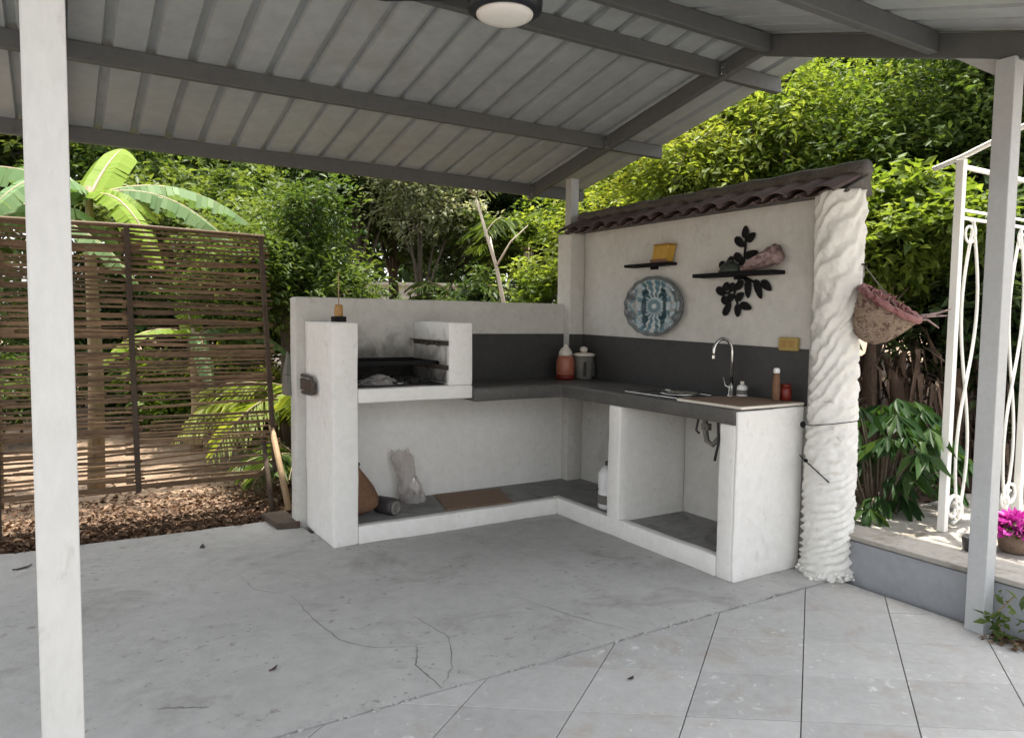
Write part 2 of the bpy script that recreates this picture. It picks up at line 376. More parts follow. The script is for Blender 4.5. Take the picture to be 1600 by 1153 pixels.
# earth bank behind the terrace
def bank():
    vs = []; fs = []; nx, ny = 60, 50
    for j in range(ny):
        for i in range(nx):
            x = 4.12+i*.16; y = 2.1+j*.22
            d = max(0, (y-2.9)*.9+(x-4.8)*.35)
            z = .19+min(d,6)*.10+.03*math.sin(x*4.1+y*2.3)+.03*math.sin(y*5.3-x*3)
            if y < 3.0 and x > 4.2: z = min(z, .24-.02*(1-min(1,(x-4.2))))
            vs.append((x,y,z-.06*max(0,(4.4-x))))
    for j in range(ny-1):
        for i in range(nx-1): fs.append((j*nx+i,j*nx+i+1,(j+1)*nx+i+1,(j+1)*nx+i))
    m_ = MB(); m_.add(vs, fs); return m_
tag(build('earth_bank', bank(), BANKM, smooth=True), kind='structure')

# ================================================================== OUTDOOR KITCHEN
# low wall at the back
lw = thing('low_wall', (2.6,5.26,0), 'low whitewashed masonry wall running behind the barbecue and counter', 'wall')
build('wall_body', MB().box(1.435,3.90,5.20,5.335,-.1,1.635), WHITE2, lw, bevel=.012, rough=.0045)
build('backsplash', MB().box(2.522,3.744,5.195,5.2005,1.0,1.378), DARKCEM, lw)
build('brightening_panel', MB().box(1.676,3.743,5.1965,5.2005,.1125,.9105), WHITE, lw)  # paler panel added to brighten the same wall below the counter
# tall wall with tiled coping
tw = thing('kitchen_wall', (3.97,4.0,0), 'tall cream painted wall behind the sink with a sloped clay tile coping', 'wall')
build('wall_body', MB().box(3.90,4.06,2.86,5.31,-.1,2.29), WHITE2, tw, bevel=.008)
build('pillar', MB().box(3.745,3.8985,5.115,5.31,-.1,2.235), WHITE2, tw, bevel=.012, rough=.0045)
m1 = MB(); m1.hexa([(3.894,2.862,.99),(3.9005,2.862,.99),(3.9005,5.117,1.0),(3.894,5.117,1.0)], [(3.894,2.862,1.338),(3.9005,2.862,1.338),(3.9005,5.117,1.376),(3.894,5.117,1.376)])
m1.box(3.743,3.8935,5.110,5.116,1.0,1.377)
build('backsplash', m1, DARKCEM, tw)
# clay tiles: barrel tiles laid across the wall, one mesh shared
def barrel(y0, wd, x0, z0, x1, z1, lift):
    m_ = MB(); n = 7; vs = []
    for (x, z, k) in ((x0,z0,1.0),(x1,z1,.86)):
        for sgn in (1, 0):
            for i in range(n+1):
                t = PI*i/n; r = wd/2*k - (.0 if sgn else .012)
                vs.append((x, y0+math.cos(t)*r, z+math.sin(t)*r*.46+(0)))
    h = n+1; f = []
    for i in range(n):
        f += [(i,i+1,2*h+i+1,2*h+i), (h+i+1,h+i,3*h+i,3*h+i+1), (i+1,i,h+i,h+i+1), (2*h+i,2*h+i+1,3*h+i+1,3*h+i)]
    f += [(0,2*h,3*h,h), (n,h+n,3*h+n,2*h+n)]
    m_.add(vs, f); return m_
tile_me = None; k = 0; y = 2.69
while y < 5.30:
    o = build('roof_tile', barrel(0,.185,-.20,-.085,.16,.07,0), CLAYT, loc=(0,0,0)) if tile_me is None else None
    if o is None:
        o = bpy.data.objects.new('roof_tile', tile_me); COL.objects.link(o)
    tile_me = o.data; o.parent = tw
    o.location = Vector((3.915+random.uniform(-.012,.012), y, 2.322+random.uniform(-.008,.008)))-WLOC[tw.name]
    o.rotation_euler = (random.uniform(-.05,.05), random.uniform(-.03,.03), random.uniform(-.06,.06))
    y += .168
k = 0; y = 2.775
pan_me = None
while y < 5.25:
    if pan_me is None:
        pm = barrel(0,.16,-.185,0,.16,0,0); pm.v = [(a,b,-c*.8) for a,b,c in pm.v]; pm.f = [tuple(reversed(f)) for f in pm.f]
        pm.v = [(a,b,c+(a+.185)/.345*.15-.055) for a,b,c in pm.v]
        o = build('pan_tile', pm, CLAYT, loc=(0,0,0)); pan_me = o.data
    else:
        o = bpy.data.objects.new('pan_tile', pan_me); COL.objects.link(o)
    o.parent = tw; o.location = Vector((3.92+random.uniform(-.01,.01), y, 2.302))-WLOC[tw.name]
    y += .168
mb = MB(); P = [(4.0+.006*math.sin(i*1.7), 2.60+i*.135, 2.385+.006*math.sin(i*2.3)) for i in range(21)]
mb.tube(P, .058, 8); build('ridge_cap', mb, RIDGE, tw, smooth=True)
mb = MB(); mb.hexa([(3.80,2.585,2.235),(4.05,2.585,2.235),(4.05,2.64,2.235),(3.80,2.64,2.235)], [(3.81,2.585,2.262),(4.01,2.585,2.36),(4.01,2.64,2.36),(3.81,2.64,2.262)])
build('coping_end', mb, RIDGE, tw, bevel=.01)
mb = MB(); mb.hexa([(3.80,2.642,2.238),(4.08,2.642,2.238),(4.08,5.28,2.238),(3.80,5.28,2.238)], [(3.80,2.642,2.25),(4.04,2.642,2.35),(4.04,5.28,2.35),(3.80,5.28,2.25)])
build('coping_bed', mb, RIDGE, tw)

# twisted column
def twisted():
    nz, na = 230, 96; H = 2.255; vs = []
    ph = 0; zs = [H*i/(nz-1) for i in range(nz)]
    rnd = [(random.uniform(0,6.28), random.uniform(2,7), random.uniform(-3,3)) for _ in range(7)]
    phs = []; p = 0
    for i, z in enumerate(zs):
        t = z/H; gp = 42*(1-min(1, max(0,(t-.10)/.5)))+24; phs.append(p); p += gp*H/nz
    for i, z in enumerate(zs):
        t = z/H; R0 = .127+.012*math.sin(z*3+.5)*.5-.004*t
        if z < .16: R0 += .012*(1-z/.16)
        for j in range(na):
            a = 2*PI*j/na
            dis = sum(math.sin(r0+fz*z*1.3+round(fa)*a) for r0, fz, fa in rnd)*.32
            nv = Vector((math.cos(a)*.14, math.sin(a)*.14, z))
            dis += 1.5*mnoise.noise(nv*7)+.8*mnoise.noise(nv*17)
            s_ = math.sin((4*a-phs[i])+dis*(1.25-.4*t))
            amp = .0115+.004*(1-t)+.007*mnoise.noise(nv*11+Vector((5,1,2)))
            r = R0+amp*(1-abs(s_))**.8*1.7-.004+.005*mnoise.noise(nv*26)+.003*mnoise.noise(nv*60)
            vs.append((3.90+r*math.cos(a), 2.688+r*math.sin(a), z))
    fs = [(i*na+j, i*na+(j+1)%na, (i+1)*na+(j+1)%na, (i+1)*na+j) for i in range(nz-1) for j in range(na)]
    fs += [tuple((nz-1)*na+j for j in range(na))]
    m_ = MB(); m_.add(vs, fs); return m_
tc_ = build('twisted_column', twisted(), COLWHITE, loc=(3.90,2.688,0), smooth=True)
tag(tc_, 'white column moulded like twisted rope at the end of the tiled wall', 'column')
mb = MB(); mb.tube([(3.745,2.79,.90),(3.742,2.70,.905),(3.768,2.595,.925),(3.838,2.53,.94),(3.93,2.522,.945)], .003, 6)
mb.disc_ball((3.75,2.775,.90), .016,.016,.02)
build('tie_wire', mb, BLACK, tc_, smooth=True)
mb = MB(); mb.tube([(3.752,2.79,.715),(3.735,2.735,.69),(3.742,2.66,.64),(3.768,2.598,.585)], .0035, 6); mb.disc_ball((3.75,2.745,.69), .012,.012,.012)
build('tie_wire', mb, BLACK, tc_, smooth=True)
mb = MB()
for i in range(46):
    a = random.uniform(PI*.75,PI*1.9); rr = random.uniform(.13,.17); s_ = random.uniform(.006,.016)
    mb.disc_ball((3.90+rr*math.cos(a), 2.688+rr*math.sin(a), random.uniform(.004,.05)), s_*1.3, s_, s_, 6, 4)
tag(build('plaster_crumbs', mb, COLWHITE, tc_), kind='stuff')

# barbecue
bq = thing('barbecue', (2.0,4.9,0), 'white masonry barbecue with open hearth and tall left side wall', 'barbecue')
build('side_wall', MB().hexa([(1.507,4.593,0),(1.675,4.593,0),(1.675,5.198,0),(1.507,5.198,0)],[(1.502,4.593,1.465),(1.675,4.593,1.465),(1.675,5.198,1.465),(1.502,5.198,1.465)]), WHITE, bq, bevel=.010, rough=.0045)
build('hearth_slab', MB().box(1.6765,2.519,4.593,5.198,.937,1.030), WHITE, bq, bevel=.008, rough=.0045)
build('cheek_wall', MB().box(2.333,2.519,4.594,5.197,1.031,1.472), WHITE, bq, bevel=.010, rough=.0045)
build('hearth_floor', MB().box(1.678,2.331,4.66,5.197,1.031,1.040), SOOT, bq)
build('fire_back', MB().box(1.678,2.331,5.185,5.1975,1.041,1.20), SOOT, bq)
def soot_film():
    mt, nt, b = nodes_of('soot_smear'); b.inputs['Base Color'].default_value = (.045,.041,.038,1); b.inputs['Roughness'].default_value = .95
    g = nt.nodes.new('ShaderNodeNewGeometry'); sx = nt.nodes.new('ShaderNodeSeparateXYZ'); nt.links.new(g.outputs['Position'], sx.inputs[0])
    n1 = noise(nt, 7, 7, .7, g.outputs['Position'], .8)
    mr = nt.nodes.new('ShaderNodeMapRange'); nt.links.new(sx.outputs['Z'], mr.inputs[0]); mr.inputs[1].default_value = 1.04; mr.inputs[2].default_value = 1.55; mr.inputs[3].default_value = .42; mr.inputs[4].default_value = -.22
    ad = nt.nodes.new('ShaderNodeMath'); nt.links.new(n1.outputs[0], ad.inputs[0]); nt.links.new(mr.outputs[0], ad.inputs[1])
    f = ramp(nt, ad.outputs[0], [(.46, 0.), (1.05, .75)])
    t = nt.nodes.new('ShaderNodeBsdfTransparent'); mx = nt.nodes.new('ShaderNodeMixShader')
    nt.links.new(f.outputs[0], mx.inputs[0]); nt.links.new(t.outputs[0], mx.inputs[1]); nt.links.new(b.outputs[0], mx.inputs[2])
    nt.links.new(mx.outputs[0], nt.nodes['Material Output'].inputs[0]); return mt
SMEAR = soot_film()
build('soot_smear', MB().add([(1.69,5.1835,1.045),(2.32,5.1835,1.045),(2.32,5.1835,1.60),(1.69,5.1835,1.60)], [(0,1,2,3)]), SMEAR, bq)
build('soot_smear', MB().add([(2.3275,4.62,1.045),(2.3275,5.18,1.045),(2.3275,5.18,1.46),(2.3275,4.62,1.46)], [(0,1,2,3)]), SMEAR, bq)
build('soot_stain', MB().box(1.6755,1.679,4.70,5.18,1.041,1.19), SOOT, bq)
for z in (1.165, 1.335):
    mb = MB(); mb.box(2.298,2.3325,4.60,5.18,z,z+.006); mb.box(2.326,2.3325,4.60,5.18,z-.028,z)
    for i in range(5): mb.disc_ball((2.318, 4.75+.085*i, z-.008-random.random()*.014), .012,.03,.016, 6, 4)
    build('angle_bracket', mb, RUST, bq)
    mb = MB(); mb.box(1.6755,1.71,4.72,5.18,z,z+.006); mb.box(1.6755,1.682,4.72,5.18,z-.028,z); build('angle_bracket', mb, RUST, bq)
gr = thing('grill_grate', (2.0,4.9,1.172), 'blackened barbecue grate lying on the lower hearth brackets', 'grate')
mb = MB(); mb.box(1.685,2.325,4.74,4.765,1.172,1.196); mb.box(1.685,2.325,5.155,5.18,1.172,1.196); mb.box(1.685,1.71,4.74,5.18,1.1722,1.1958); mb.box(2.30,2.325,4.74,5.18,1.1722,1.1958)
build('frame', mb, BLACK, gr)
for i in range(17): build('grate_bar', MB().tube([(1.725+.035*i,4.75,1.186),(1.725+.035*i,5.17,1.186)], .006, 6), BLACK, gr)
mb = MB()
vs = []; G = 14
for j in range(G):
    for i in range(G):
        x = 1.72+.42*i/(G-1); y = 4.68+.36*j/(G-1)
        vs.append((x, y, 1.0405+.062*math.exp(-((x-1.92)/.10)**2-((y-4.85)/.09)**2)*random.uniform(.7,1.15)-.004))
mb.add(vs, [(j*G+i,j*G+i+1,(j+1)*G+i+1,(j+1)*G+i) for j in range(G-1) for i in range(G-1)])
for i in range(200):
    x = random.gauss(1.93,.10); y = random.gauss(4.86,.08)
    if not 1.70 < x < 2.25 or not 4.68 < y < 5.15: continue
    h = .05*math.exp(-((x-1.92)/.10)**2-((y-4.85)/.09)**2)
    s_ = random.uniform(.004,.015)
    mb.disc_ball((x,y,1.045+h+s_*.2), s_*1.5, s_, s_*.5, 5, 3, Matrix.Rotation(random.random()*3,3,'Z'))
tag(build('ash_heap', mb, ASH, loc=(1.93,4.86,1.04)), 'heap of pale ash and cinders on the hearth floor', 'ash', kind='stuff')
mb = MB()
for i in range(40):
    s_ = random.uniform(.012,.028)
    mb.disc_ball((random.uniform(1.95,2.28), random.uniform(4.72,5.1), 1.041+s_*.5), s_*1.5, s_, s_*.7, 6, 4, Matrix.Rotation(random.random()*3,3,'Z'))
tag(build('charcoal', mb, SOOT, loc=(2.1,4.9,1.04)), 'burnt black charcoal lumps scattered across the hearth floor', 'charcoal', kind='stuff')

# counter (L shaped)
ct = thing('sink_counter', (3.4,4.0,0), 'L shaped masonry counter with dark cement top and white supports', 'counter')
L = [(2.521,4.575),(3.277,4.575),(3.277,2.988),(3.277,2.874),(3.8985,2.874),(3.8985,5.1085),(3.742,5.1085),(3.742,5.1935),(2.521,5.1935)]
L = [(2.521,4.56),(3.277,4.56),(3.277,2.876),(3.892,2.876),(3.892,5.108),(3.741,5.108),(3.741,5.193),(2.521,5.193)]
build('countertop', MB().prism(L, .912, 1.002), COUNTER, ct, bevel=.007, rough=.003)
build('end_wall', MB().prism([(3.2785,2.870),(3.86,2.870),(3.86,2.986),(3.2785,2.986)], 0, .9105), WHITE, ct, bevel=.010, rough=.0045)
build('end_facing', MB().box(3.281,3.862,2.852,2.8735,0,.992), WHITE, ct, bevel=.008, rough=.0045)
build('divider', MB().box(3.2785,3.897,3.872,3.998,.0,.9105), WHITE, ct, bevel=.010, rough=.0045)
build('kerb', MB().box(1.6755,3.277,4.588,4.66,.0,.122), WHITE, ct, bevel=.008, rough=.0045)
build('kerb', MB().box(3.2775,3.345,2.9865,4.662,.0,.124), WHITE, ct, bevel=.008, rough=.0045)
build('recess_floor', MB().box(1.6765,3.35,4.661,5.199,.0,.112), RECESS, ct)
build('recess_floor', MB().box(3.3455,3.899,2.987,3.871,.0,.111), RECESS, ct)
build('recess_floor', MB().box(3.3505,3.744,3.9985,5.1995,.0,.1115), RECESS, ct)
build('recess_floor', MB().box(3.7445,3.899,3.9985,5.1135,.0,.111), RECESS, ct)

# sink set in the top
sk = thing('sink', (3.56,3.67,1.0), 'steel drop-in sink basin set in the dark counter top', 'sink')
mb = MB(); x0,x1,y0,y1 = 3.36,3.74,3.42,3.93
for a,b,c,d in ((x0,x1,y0,y0+.03),(x0,x1,y1-.03,y1),(x0,x0+.03,y0+.03,y1-.03),(x1-.03,x1,y0+.03,y1-.03)): mb.box(a,b,c,d,1.0025,1.012)
build('rim', mb, CHROME, sk, bevel=.003)
mb = MB(); mb.lathe([(.115,1.013),(.120,1.020),(.128,1.026),(.134,1.020),(.136,1.0125)], (3.56,3.60,0), 24)
build('basin_lip', mb, CHROME, sk, smooth=True)
mb = MB(); mb.lathe([(.10,1.006),(.118,1.012)], (3.56,3.60,0), 24); build('drain_cover', mb, CHROME, sk)
fa = thing('faucet', (3.815,3.385,1.0), 'tall gooseneck steel faucet standing on the counter', 'faucet')
P = [(3.815,3.385,1.02),(3.815,3.385,1.30)]
for i in range(1,11):
    a = PI*i/10; P.append((3.815-.065*(1-math.cos(a)), 3.385+.02*(1-math.cos(a)), 1.30+.088*math.sin(a)))
P.append((3.684,3.425,1.275))
build('spout', MB().tube(P, .0115, 10), CHROME, fa, smooth=True)
build('base', MB().lathe([(.028,1.002),(.028,1.014),(.020,1.02),(.019,1.075),(.013,1.085)], (3.815,3.385,0), 14), CHROME, fa, smooth=True)
mb = MB(); mb.tube([(3.815,3.40,1.06),(3.812,3.43,1.075),(3.808,3.445,1.13)], [.010,.009,.006], 8); build('handle', mb, CHROME, fa, smooth=True)
build('nozzle', MB().lathe([(.014,0),(.015,.02),(.012,.022)], (3.684,3.425,1.258), 12), CHROME, fa)
sd = thing('drain_trap', (3.62,3.39,.9), 'grey waste pipe and valve hanging under the counter top', 'pipe')
mb = MB(); mb.tube([(3.62,3.42,.91),(3.62,3.42,.80),(3.62,3.40,.72),(3.63,3.36,.70),(3.65,3.33,.74),(3.70,3.33,.78),(3.897,3.33,.78)], .018, 8); build('pipe', mb, GREYTIN, sd, smooth=True)
mb = MB(); mb.tube([(3.62,3.31,.91),(3.61,3.30,.84),(3.63,3.31,.72),(3.62,3.33,.60)], .009, 6); mb.tube([(3.61,3.46,.91),(3.60,3.48,.78),(3.62,3.47,.76)], .008, 6); build('hose', mb, DARKG, sd, smooth=True)
build('valve', MB().box(3.60,3.64,3.38,3.44,.79,.835).box(3.59,3.655,3.40,3.415,.80,.812), GREYTIN, sd, bevel=.005)
db = thing('worktop_board', (3.6,3.1,1.01), 'thin brown topped board with pale edge at the counter end', 'board')
build('board_core', MB().hexa([(3.30,2.848,1.003),(3.855,2.848,1.003),(3.80,3.30,1.003),(3.30,3.36,1.003)],[(3.30,2.848,1.018),(3.855,2.848,1.018),(3.80,3.30,1.018),(3.30,3.36,1.018)]), CREAM, db, bevel=.002)
build('board_top', MB().hexa([(3.315,2.862,1.0185),(3.845,2.862,1.0185),(3.79,3.29,1.0185),(3.315,3.345,1.0185)],[(3.315,2.862,1.021),(3.845,2.862,1.021),(3.79,3.29,1.021),(3.315,3.345,1.021)]), CARD, db)

# items on the counter
c1 = thing('lidded_canister', (3.615,4.985,1.002), 'orange red canister with a pale cap standing on the counter corner', 'canister', 'canisters in the counter corner')
build('body', MB().lathe([(.045,1.003),(.066,1.03),(.076,1.06),(.078,1.12),(.070,1.175),(.060,1.20)], (3.615,4.985,0), 18), ORANGE, c1, smooth=True)
build('base_ring', MB().lathe([(.055,1.0025),(.080,1.012),(.081,1.032),(.070,1.046)], (3.615,4.985,0), 18), DKRED, c1, smooth=True)
build('cap', MB().lathe([(.058,1.201),(.056,1.23),(.036,1.262),(.018,1.275),(.016,1.29),(.004,1.294)], (3.615,4.985,0), 16), CREAM, c1, smooth=True)
c2 = thing('lidded_canister', (3.81,4.96,1.002), 'grey canister with a pale flat lid beside the red one', 'canister', 'canisters in the counter corner')
build('body', MB().lathe([(.070,1.003),(.078,1.02),(.085,1.12),(.088,1.198)], (3.80,4.98,0), 18), GREYTIN, c2, smooth=True)
build('lid', MB().lathe([(.096,1.199),(.097,1.212),(.07,1.222),(.03,1.226)], (3.80,4.98,0), 18), CREAM, c2, smooth=True)
build('lid_knob', MB().lathe([(.022,1.227),(.034,1.245),(.028,1.268),(.006,1.276)], (3.80,4.98,0), 12), CREAM, c2, smooth=True)
for s_ in (-1,1): build('strap', MB().box(3.80+s_*.045-.014,3.80+s_*.045+.014,4.894,4.906,1.03,1.15), DARKG, c2, bevel=.004)
sp = thing('soap_bottle', (3.80,3.28,1.003), 'small white soap bottle beside the faucet', 'bottle')
build('body', MB().lathe([(.030,1.0025),(.034,1.01),(.034,1.075),(.024,1.088),(.012,1.092)], (3.80,3.28,0), 14), WHITEP, sp, smooth=True)
build('cap', MB().lathe([(.012,1.0925),(.013,1.11),(.010,1.115)], (3.80,3.28,0), 12), CREAM, sp, smooth=True)
build('label', MB().lathe([(.0345,1.03),(.0345,1.06)], (3.80,3.28,0), 14), GREYTIN, sp)
ht = thing('slim_bottle', (3.75,2.975,1.022), 'slim reddish bottle with white cap near the counter end', 'bottle')
build('body', MB().lathe([(.020,1.0215),(.023,1.03),(.023,1.14),(.019,1.17),(.017,1.19)], (3.75,2.975,0), 14), CLAY, ht, smooth=True)
build('cap', MB().lathe([(.019,1.1905),(.020,1.21),(.014,1.222)], (3.75,2.975,0), 12), WHITEP, ht, smooth=True)
rb = thing('red_jar', (3.82,2.97,1.022), 'low dark red jar behind the slim bottle', 'jar')
build('body', MB().lathe([(.030,1.0215),(.036,1.03),(.036,1.09),(.028,1.105)], (3.815,2.955,0), 14), DKRED, rb, smooth=True)
build('lid', MB().lathe([(.031,1.1055),(.031,1.12),(.026,1.124)], (3.815,2.955,0), 14), DKRED, rb, smooth=True)
so_ = thing('socket_box', (3.89,2.99,1.367), 'ochre electrical socket box on the tall wall above the backsplash edge', 'socket')
build('box', MB().box(3.868,3.8935,2.925,3.065,1.325,1.408), SOCK, so_, bevel=.006)
for yy in (2.965,3.025): build('outlet', MB().box(3.864,3.8675,yy-.02,yy+.02,1.345,1.388), AMBER, so_, bevel=.002)

# wall decor on the tall wall
p1 = thing('wall_shelf', (3.85,4.24,1.92), 'short black floating shelf holding the mustard pot above the plate', 'shelf', 'black shelves on the tall wall')
build('board', MB().box(3.79,3.8985,4.005,4.475,1.908,1.930), BLACK, p1, bevel=.003)
build('bracket', MB().box(3.888,3.8988,4.20,4.28,1.888,1.9075), BLACK, p1)
p2 = thing('wall_shelf', (3.85,3.4,1.81), 'longer black floating shelf crossing the black metal branch', 'shelf', 'black shelves on the tall wall')
build('board', MB().box(3.78,3.8985,3.055,3.735,1.800,1.826), BLACK, p2, bevel=.003)
build('bracket', MB().box(3.888,3.8988,3.36,3.46,1.782,1.7995), BLACK, p2)
yp = thing('mustard_pot', (3.845,4.12,1.931), 'mustard yellow square pot with flared top on the short black shelf', 'pot')
mb = MB(); mb.hexa([(3.805,4.035,1.931),(3.885,4.035,1.931),(3.885,4.185,1.931),(3.805,4.185,1.931)],[(3.80,4.005,2.055),(3.888,4.005,2.055),(3.888,4.155,2.055),(3.80,4.155,2.055)])
build('body', mb, YELLOW, yp, bevel=.008); mb = MB(); mb.hexa([(3.803,4.02,1.9312),(3.806,4.02,1.9312),(3.806,4.19,1.9312),(3.803,4.19,1.9312)],[(3.802,4.02,1.955),(3.806,4.02,1.955),(3.806,4.19,1.955),(3.802,4.19,1.955)]); build('band', mb, CLAY, yp)
build('rim', MB().hexa([(3.797,4.0,2.0555),(3.891,4.0,2.0555),(3.891,4.16,2.0555),(3.797,4.16,2.0555)],[(3.797,3.998,2.064),(3.891,3.998,2.064),(3.891,4.158,2.064),(3.797,4.158,2.064)]), AMBER, yp, bevel=.002)
gb = thing('green_bowl', (3.84,3.45,1.827), 'small dark green upturned bowl on the longer black shelf', 'bowl')
build('body', MB().lathe([(.075,1.8265),(.078,1.84),(.066,1.872),(.04,1.892),(.02,1.897)], (3.838,3.45,0), 16, sc=(.6,1.1)), DGREEN, gb, smooth=True)
build('foot', MB().lathe([(.026,1.8975),(.028,1.905),(.02,1.908)], (3.838,3.45,0), 12, sc=(.7,1)), DGREEN, gb)
ps = thing('pink_seashell', (3.84,3.2,1.827), 'dusty pink ridged seashell lying on the longer shelf', 'shell')
vs = []; fs = []; nk, nn_ = 26, 16
for i in range(nk):
    t = i/(nk-1); r = .014+.048*min(1,t*1.15)**.8*(1 if t < .93 else .75)*(1+.10*math.sin(t*38)); yy = 3.36-.31*t; zc = 1.8265+.018+.052*min(1,t*1.1)+.035*t
    for j in range(nn_):
        a = 2*PI*j/nn_; rr = r*(1+.09*math.sin(5*a+t*9))
        vs.append((3.84+rr*.62*math.cos(a), yy+.02*math.sin(a)*t, max(1.8268, zc+rr*math.sin(a))))
fs = [(i*nn_+j, i*nn_+(j+1)%nn_, (i+1)*nn_+(j+1)%nn_, (i+1)*nn_+j) for i in range(nk-1) for j in range(nn_)]+[tuple(range(nn_-1,-1,-1)), tuple((nk-1)*nn_+j for j in range(nn_))]
build('whorl', MB().add(vs, fs), PINK, ps, smooth=True)
mb = MB(); vs = []
for i in range(9):
    t = i/8; vs += [(3.80-.012*math.sin(PI*t), 3.30-.21*t, 1.85+.055*t-.016*math.sin(PI*t)), (3.795-.02*math.sin(PI*t), 3.30-.21*t, 1.87+.07*t+.012*math.sin(PI*t))]
mb.add(vs, [(2*i,2*i+2,2*i+3,2*i+1) for i in range(8)]); build('lip', mb, PINK, ps, smooth=True)
# black metal branch
br = thing('metal_branch', (3.885,3.42,1.8), 'black metal leafy branch wall ornament hung on the tall cream wall', 'wall art')
def wp(zx, zy, x=3.884):
    px, py = 960+zx/5.333, 330+zy/5.333
    return Vector((x, 3.466-(px-1150)*.0054, 2.12-(py-356)*.00422+(px-1150)*-.00006))
for path in ([(1110,170),(1112,300),(1105,400),(1090,480),(1060,600),(1030,690),(1060,760),(1065,820)], [(1105,400),(1040,470),(960,470),(915,440)], [(1060,600),(980,680),(915,665)], [(1110,560),(1150,600)], [(1130,555),(1220,610)], [(1030,690),(980,790),(950,860)], [(1040,700),(990,760)]):
    build('stem', MB().tube([wp(*p) for p in path], .008, 6), BLACK, br, smooth=True)
leafs = [(1108,175,88,95),(1155,222,45,80),(1062,255,-48,100),(1160,362,18,105),(1058,385,-48,90),(990,408,72,80),(925,440,-28,60),(935,498,8,80),(915,665,-42,90),(960,622,72,70),(1012,628,80,70),(1075,610,50,80),(1145,645,-88,140),(1228,650,-72,150),(1290,622,-48,100),(958,745,-45,80),(1078,708,42,80),(975,815,62,110),(1066,825,-88,100),(1132,790,-22,90),(1000,715,60,60)]
for zx, zy, an, ln in leafs:
    a = rad(an); ln *= 1.12; c = wp(zx, zy); d0 = wp(zx-math.cos(a)*ln/2, zy+math.sin(a)*ln/2); d1 = wp(zx+math.cos(a)*ln/2, zy-math.sin(a)*ln/2)
    d = (d1-d0); l = d.length; d.normalize(); s_ = Vector((1,0,0)).cross(d); mb = MB(); ring = []
    for t in range(12):
        q = 2*PI*t/12; ring.append(c+d*(l/2*math.cos(q))+s_*(.027*math.sin(q)*(1-.25*math.cos(q))))
    vs = [p+Vector((-.004,0,0)) for p in ring]+[p+Vector((.003,0,0)) for p in ring]+[c+Vector((-.012,0,0))]
    mb.add(vs, [(i,(i+1)%12,24) for i in range(12)]+[(12+i,12+(i+1)%12,(i+1)%12,i) for i in range(12)]+[tuple(range(23,11,-1))])
    build('leaf', mb, BLACK, br)
# scalloped oval platter
def plate():
    nr, na = 30, 120; vs = []; cols = []; A, B = .315, .222
    pal = dict(rim=(.11,.12,.125), pale=(.34,.40,.42), blue=(.10,.185,.22), teal=(.012,.045,.062), white=(.50,.53,.52), buff=(.36,.34,.31))
    for i in range(nr):
        t = i/(nr-1)
        for j in range(na):
            a = 2*PI*j/na; sc_ = 1+.035*abs(math.sin(a*8))**.7*t-.01
            y = A*t*sc_*math.cos(a); z = B*t*sc_*math.sin(a)
            x = -.012-.022*max(0,(t-.6)/.4)-.006*math.cos(t*30)*(t > .25)*(t < .9)-.004*math.sin(a*16)*(t > .6)
            xx, zz = y/A, z/B; rr = math.hypot(xx, zz)
            petal = math.cos(a*8)
            if rr > .90: c = 'rim'
            elif abs(abs(xx)-.36+.10*(abs(zz)**2)) < .07 and abs(zz) < .58: c = 'teal'
            elif rr < .10: c = 'white'
            elif rr < .24: c = 'blue'
            elif rr < .29: c = 'pale'
            elif abs(xx) < .30: c = 'teal' if (abs(xx)-.16-.2*abs(zz))**2 < .0016 and abs(zz) > .3 else ('white' if abs(math.sin(a*9)) > .86 else 'blue')
            elif abs(xx) < .56: c = 'pale' if petal > -.5 else 'blue'
            elif rr < .74+.05*petal: c = 'pale' if math.cos(a*16) > -.2 else 'buff'
            elif rr < .80+.05*petal: c = 'blue'
            else: c = 'pale' if petal > .1 else 'rim'
            if xx > .55 and c == 'pale' and math.sin(a*16+rr*20) > .3: c = 'buff'
            k = pal[c]; v = random.uniform(.88,1.12); cols.append((k[0]*v,k[1]*v,k[2]*v,1))
            vs.append((3.878+x, 4.205+y, 1.610+z))
    fs = [(i*na+j, i*na+(j+1)%na, (i+1)*na+(j+1)%na, (i+1)*na+j) for i in range(nr-1) for j in range(na)]
    b0 = len(vs); vs += [(3.8975, 4.205+A*.9*math.cos(2*PI*j/na), 1.610+B*.9*math.sin(2*PI*j/na)) for j in range(na)]; cols += [(.1,.1,.1,1)]*na
    fs += [((nr-1)*na+j, (nr-1)*na+(j+1)%na, b0+(j+1)%na, b0+j) for j in range(na)]
    mb = MB(); mb.add(vs, fs)
    mt, nt, b = nodes_of('glazed_print'); at = nt.nodes.new('ShaderNodeVertexColor'); at.layer_name = 'print'
    nt.links.new(at.outputs[0], b.inputs['Base Color']); b.inputs['Roughness'].default_value = .3
    o = build('oval_platter', mb, mt, loc=(3.88,4.205,1.61), smooth=True)
    ca = o.data.color_attributes.new('print', 'FLOAT_COLOR', 'POINT'); ca.data.foreach_set('color', np.array(cols, dtype=np.float32).ravel())
    tag(o, 'scalloped oval blue and white glazed platter hung on the tall wall', 'plate')
plate()

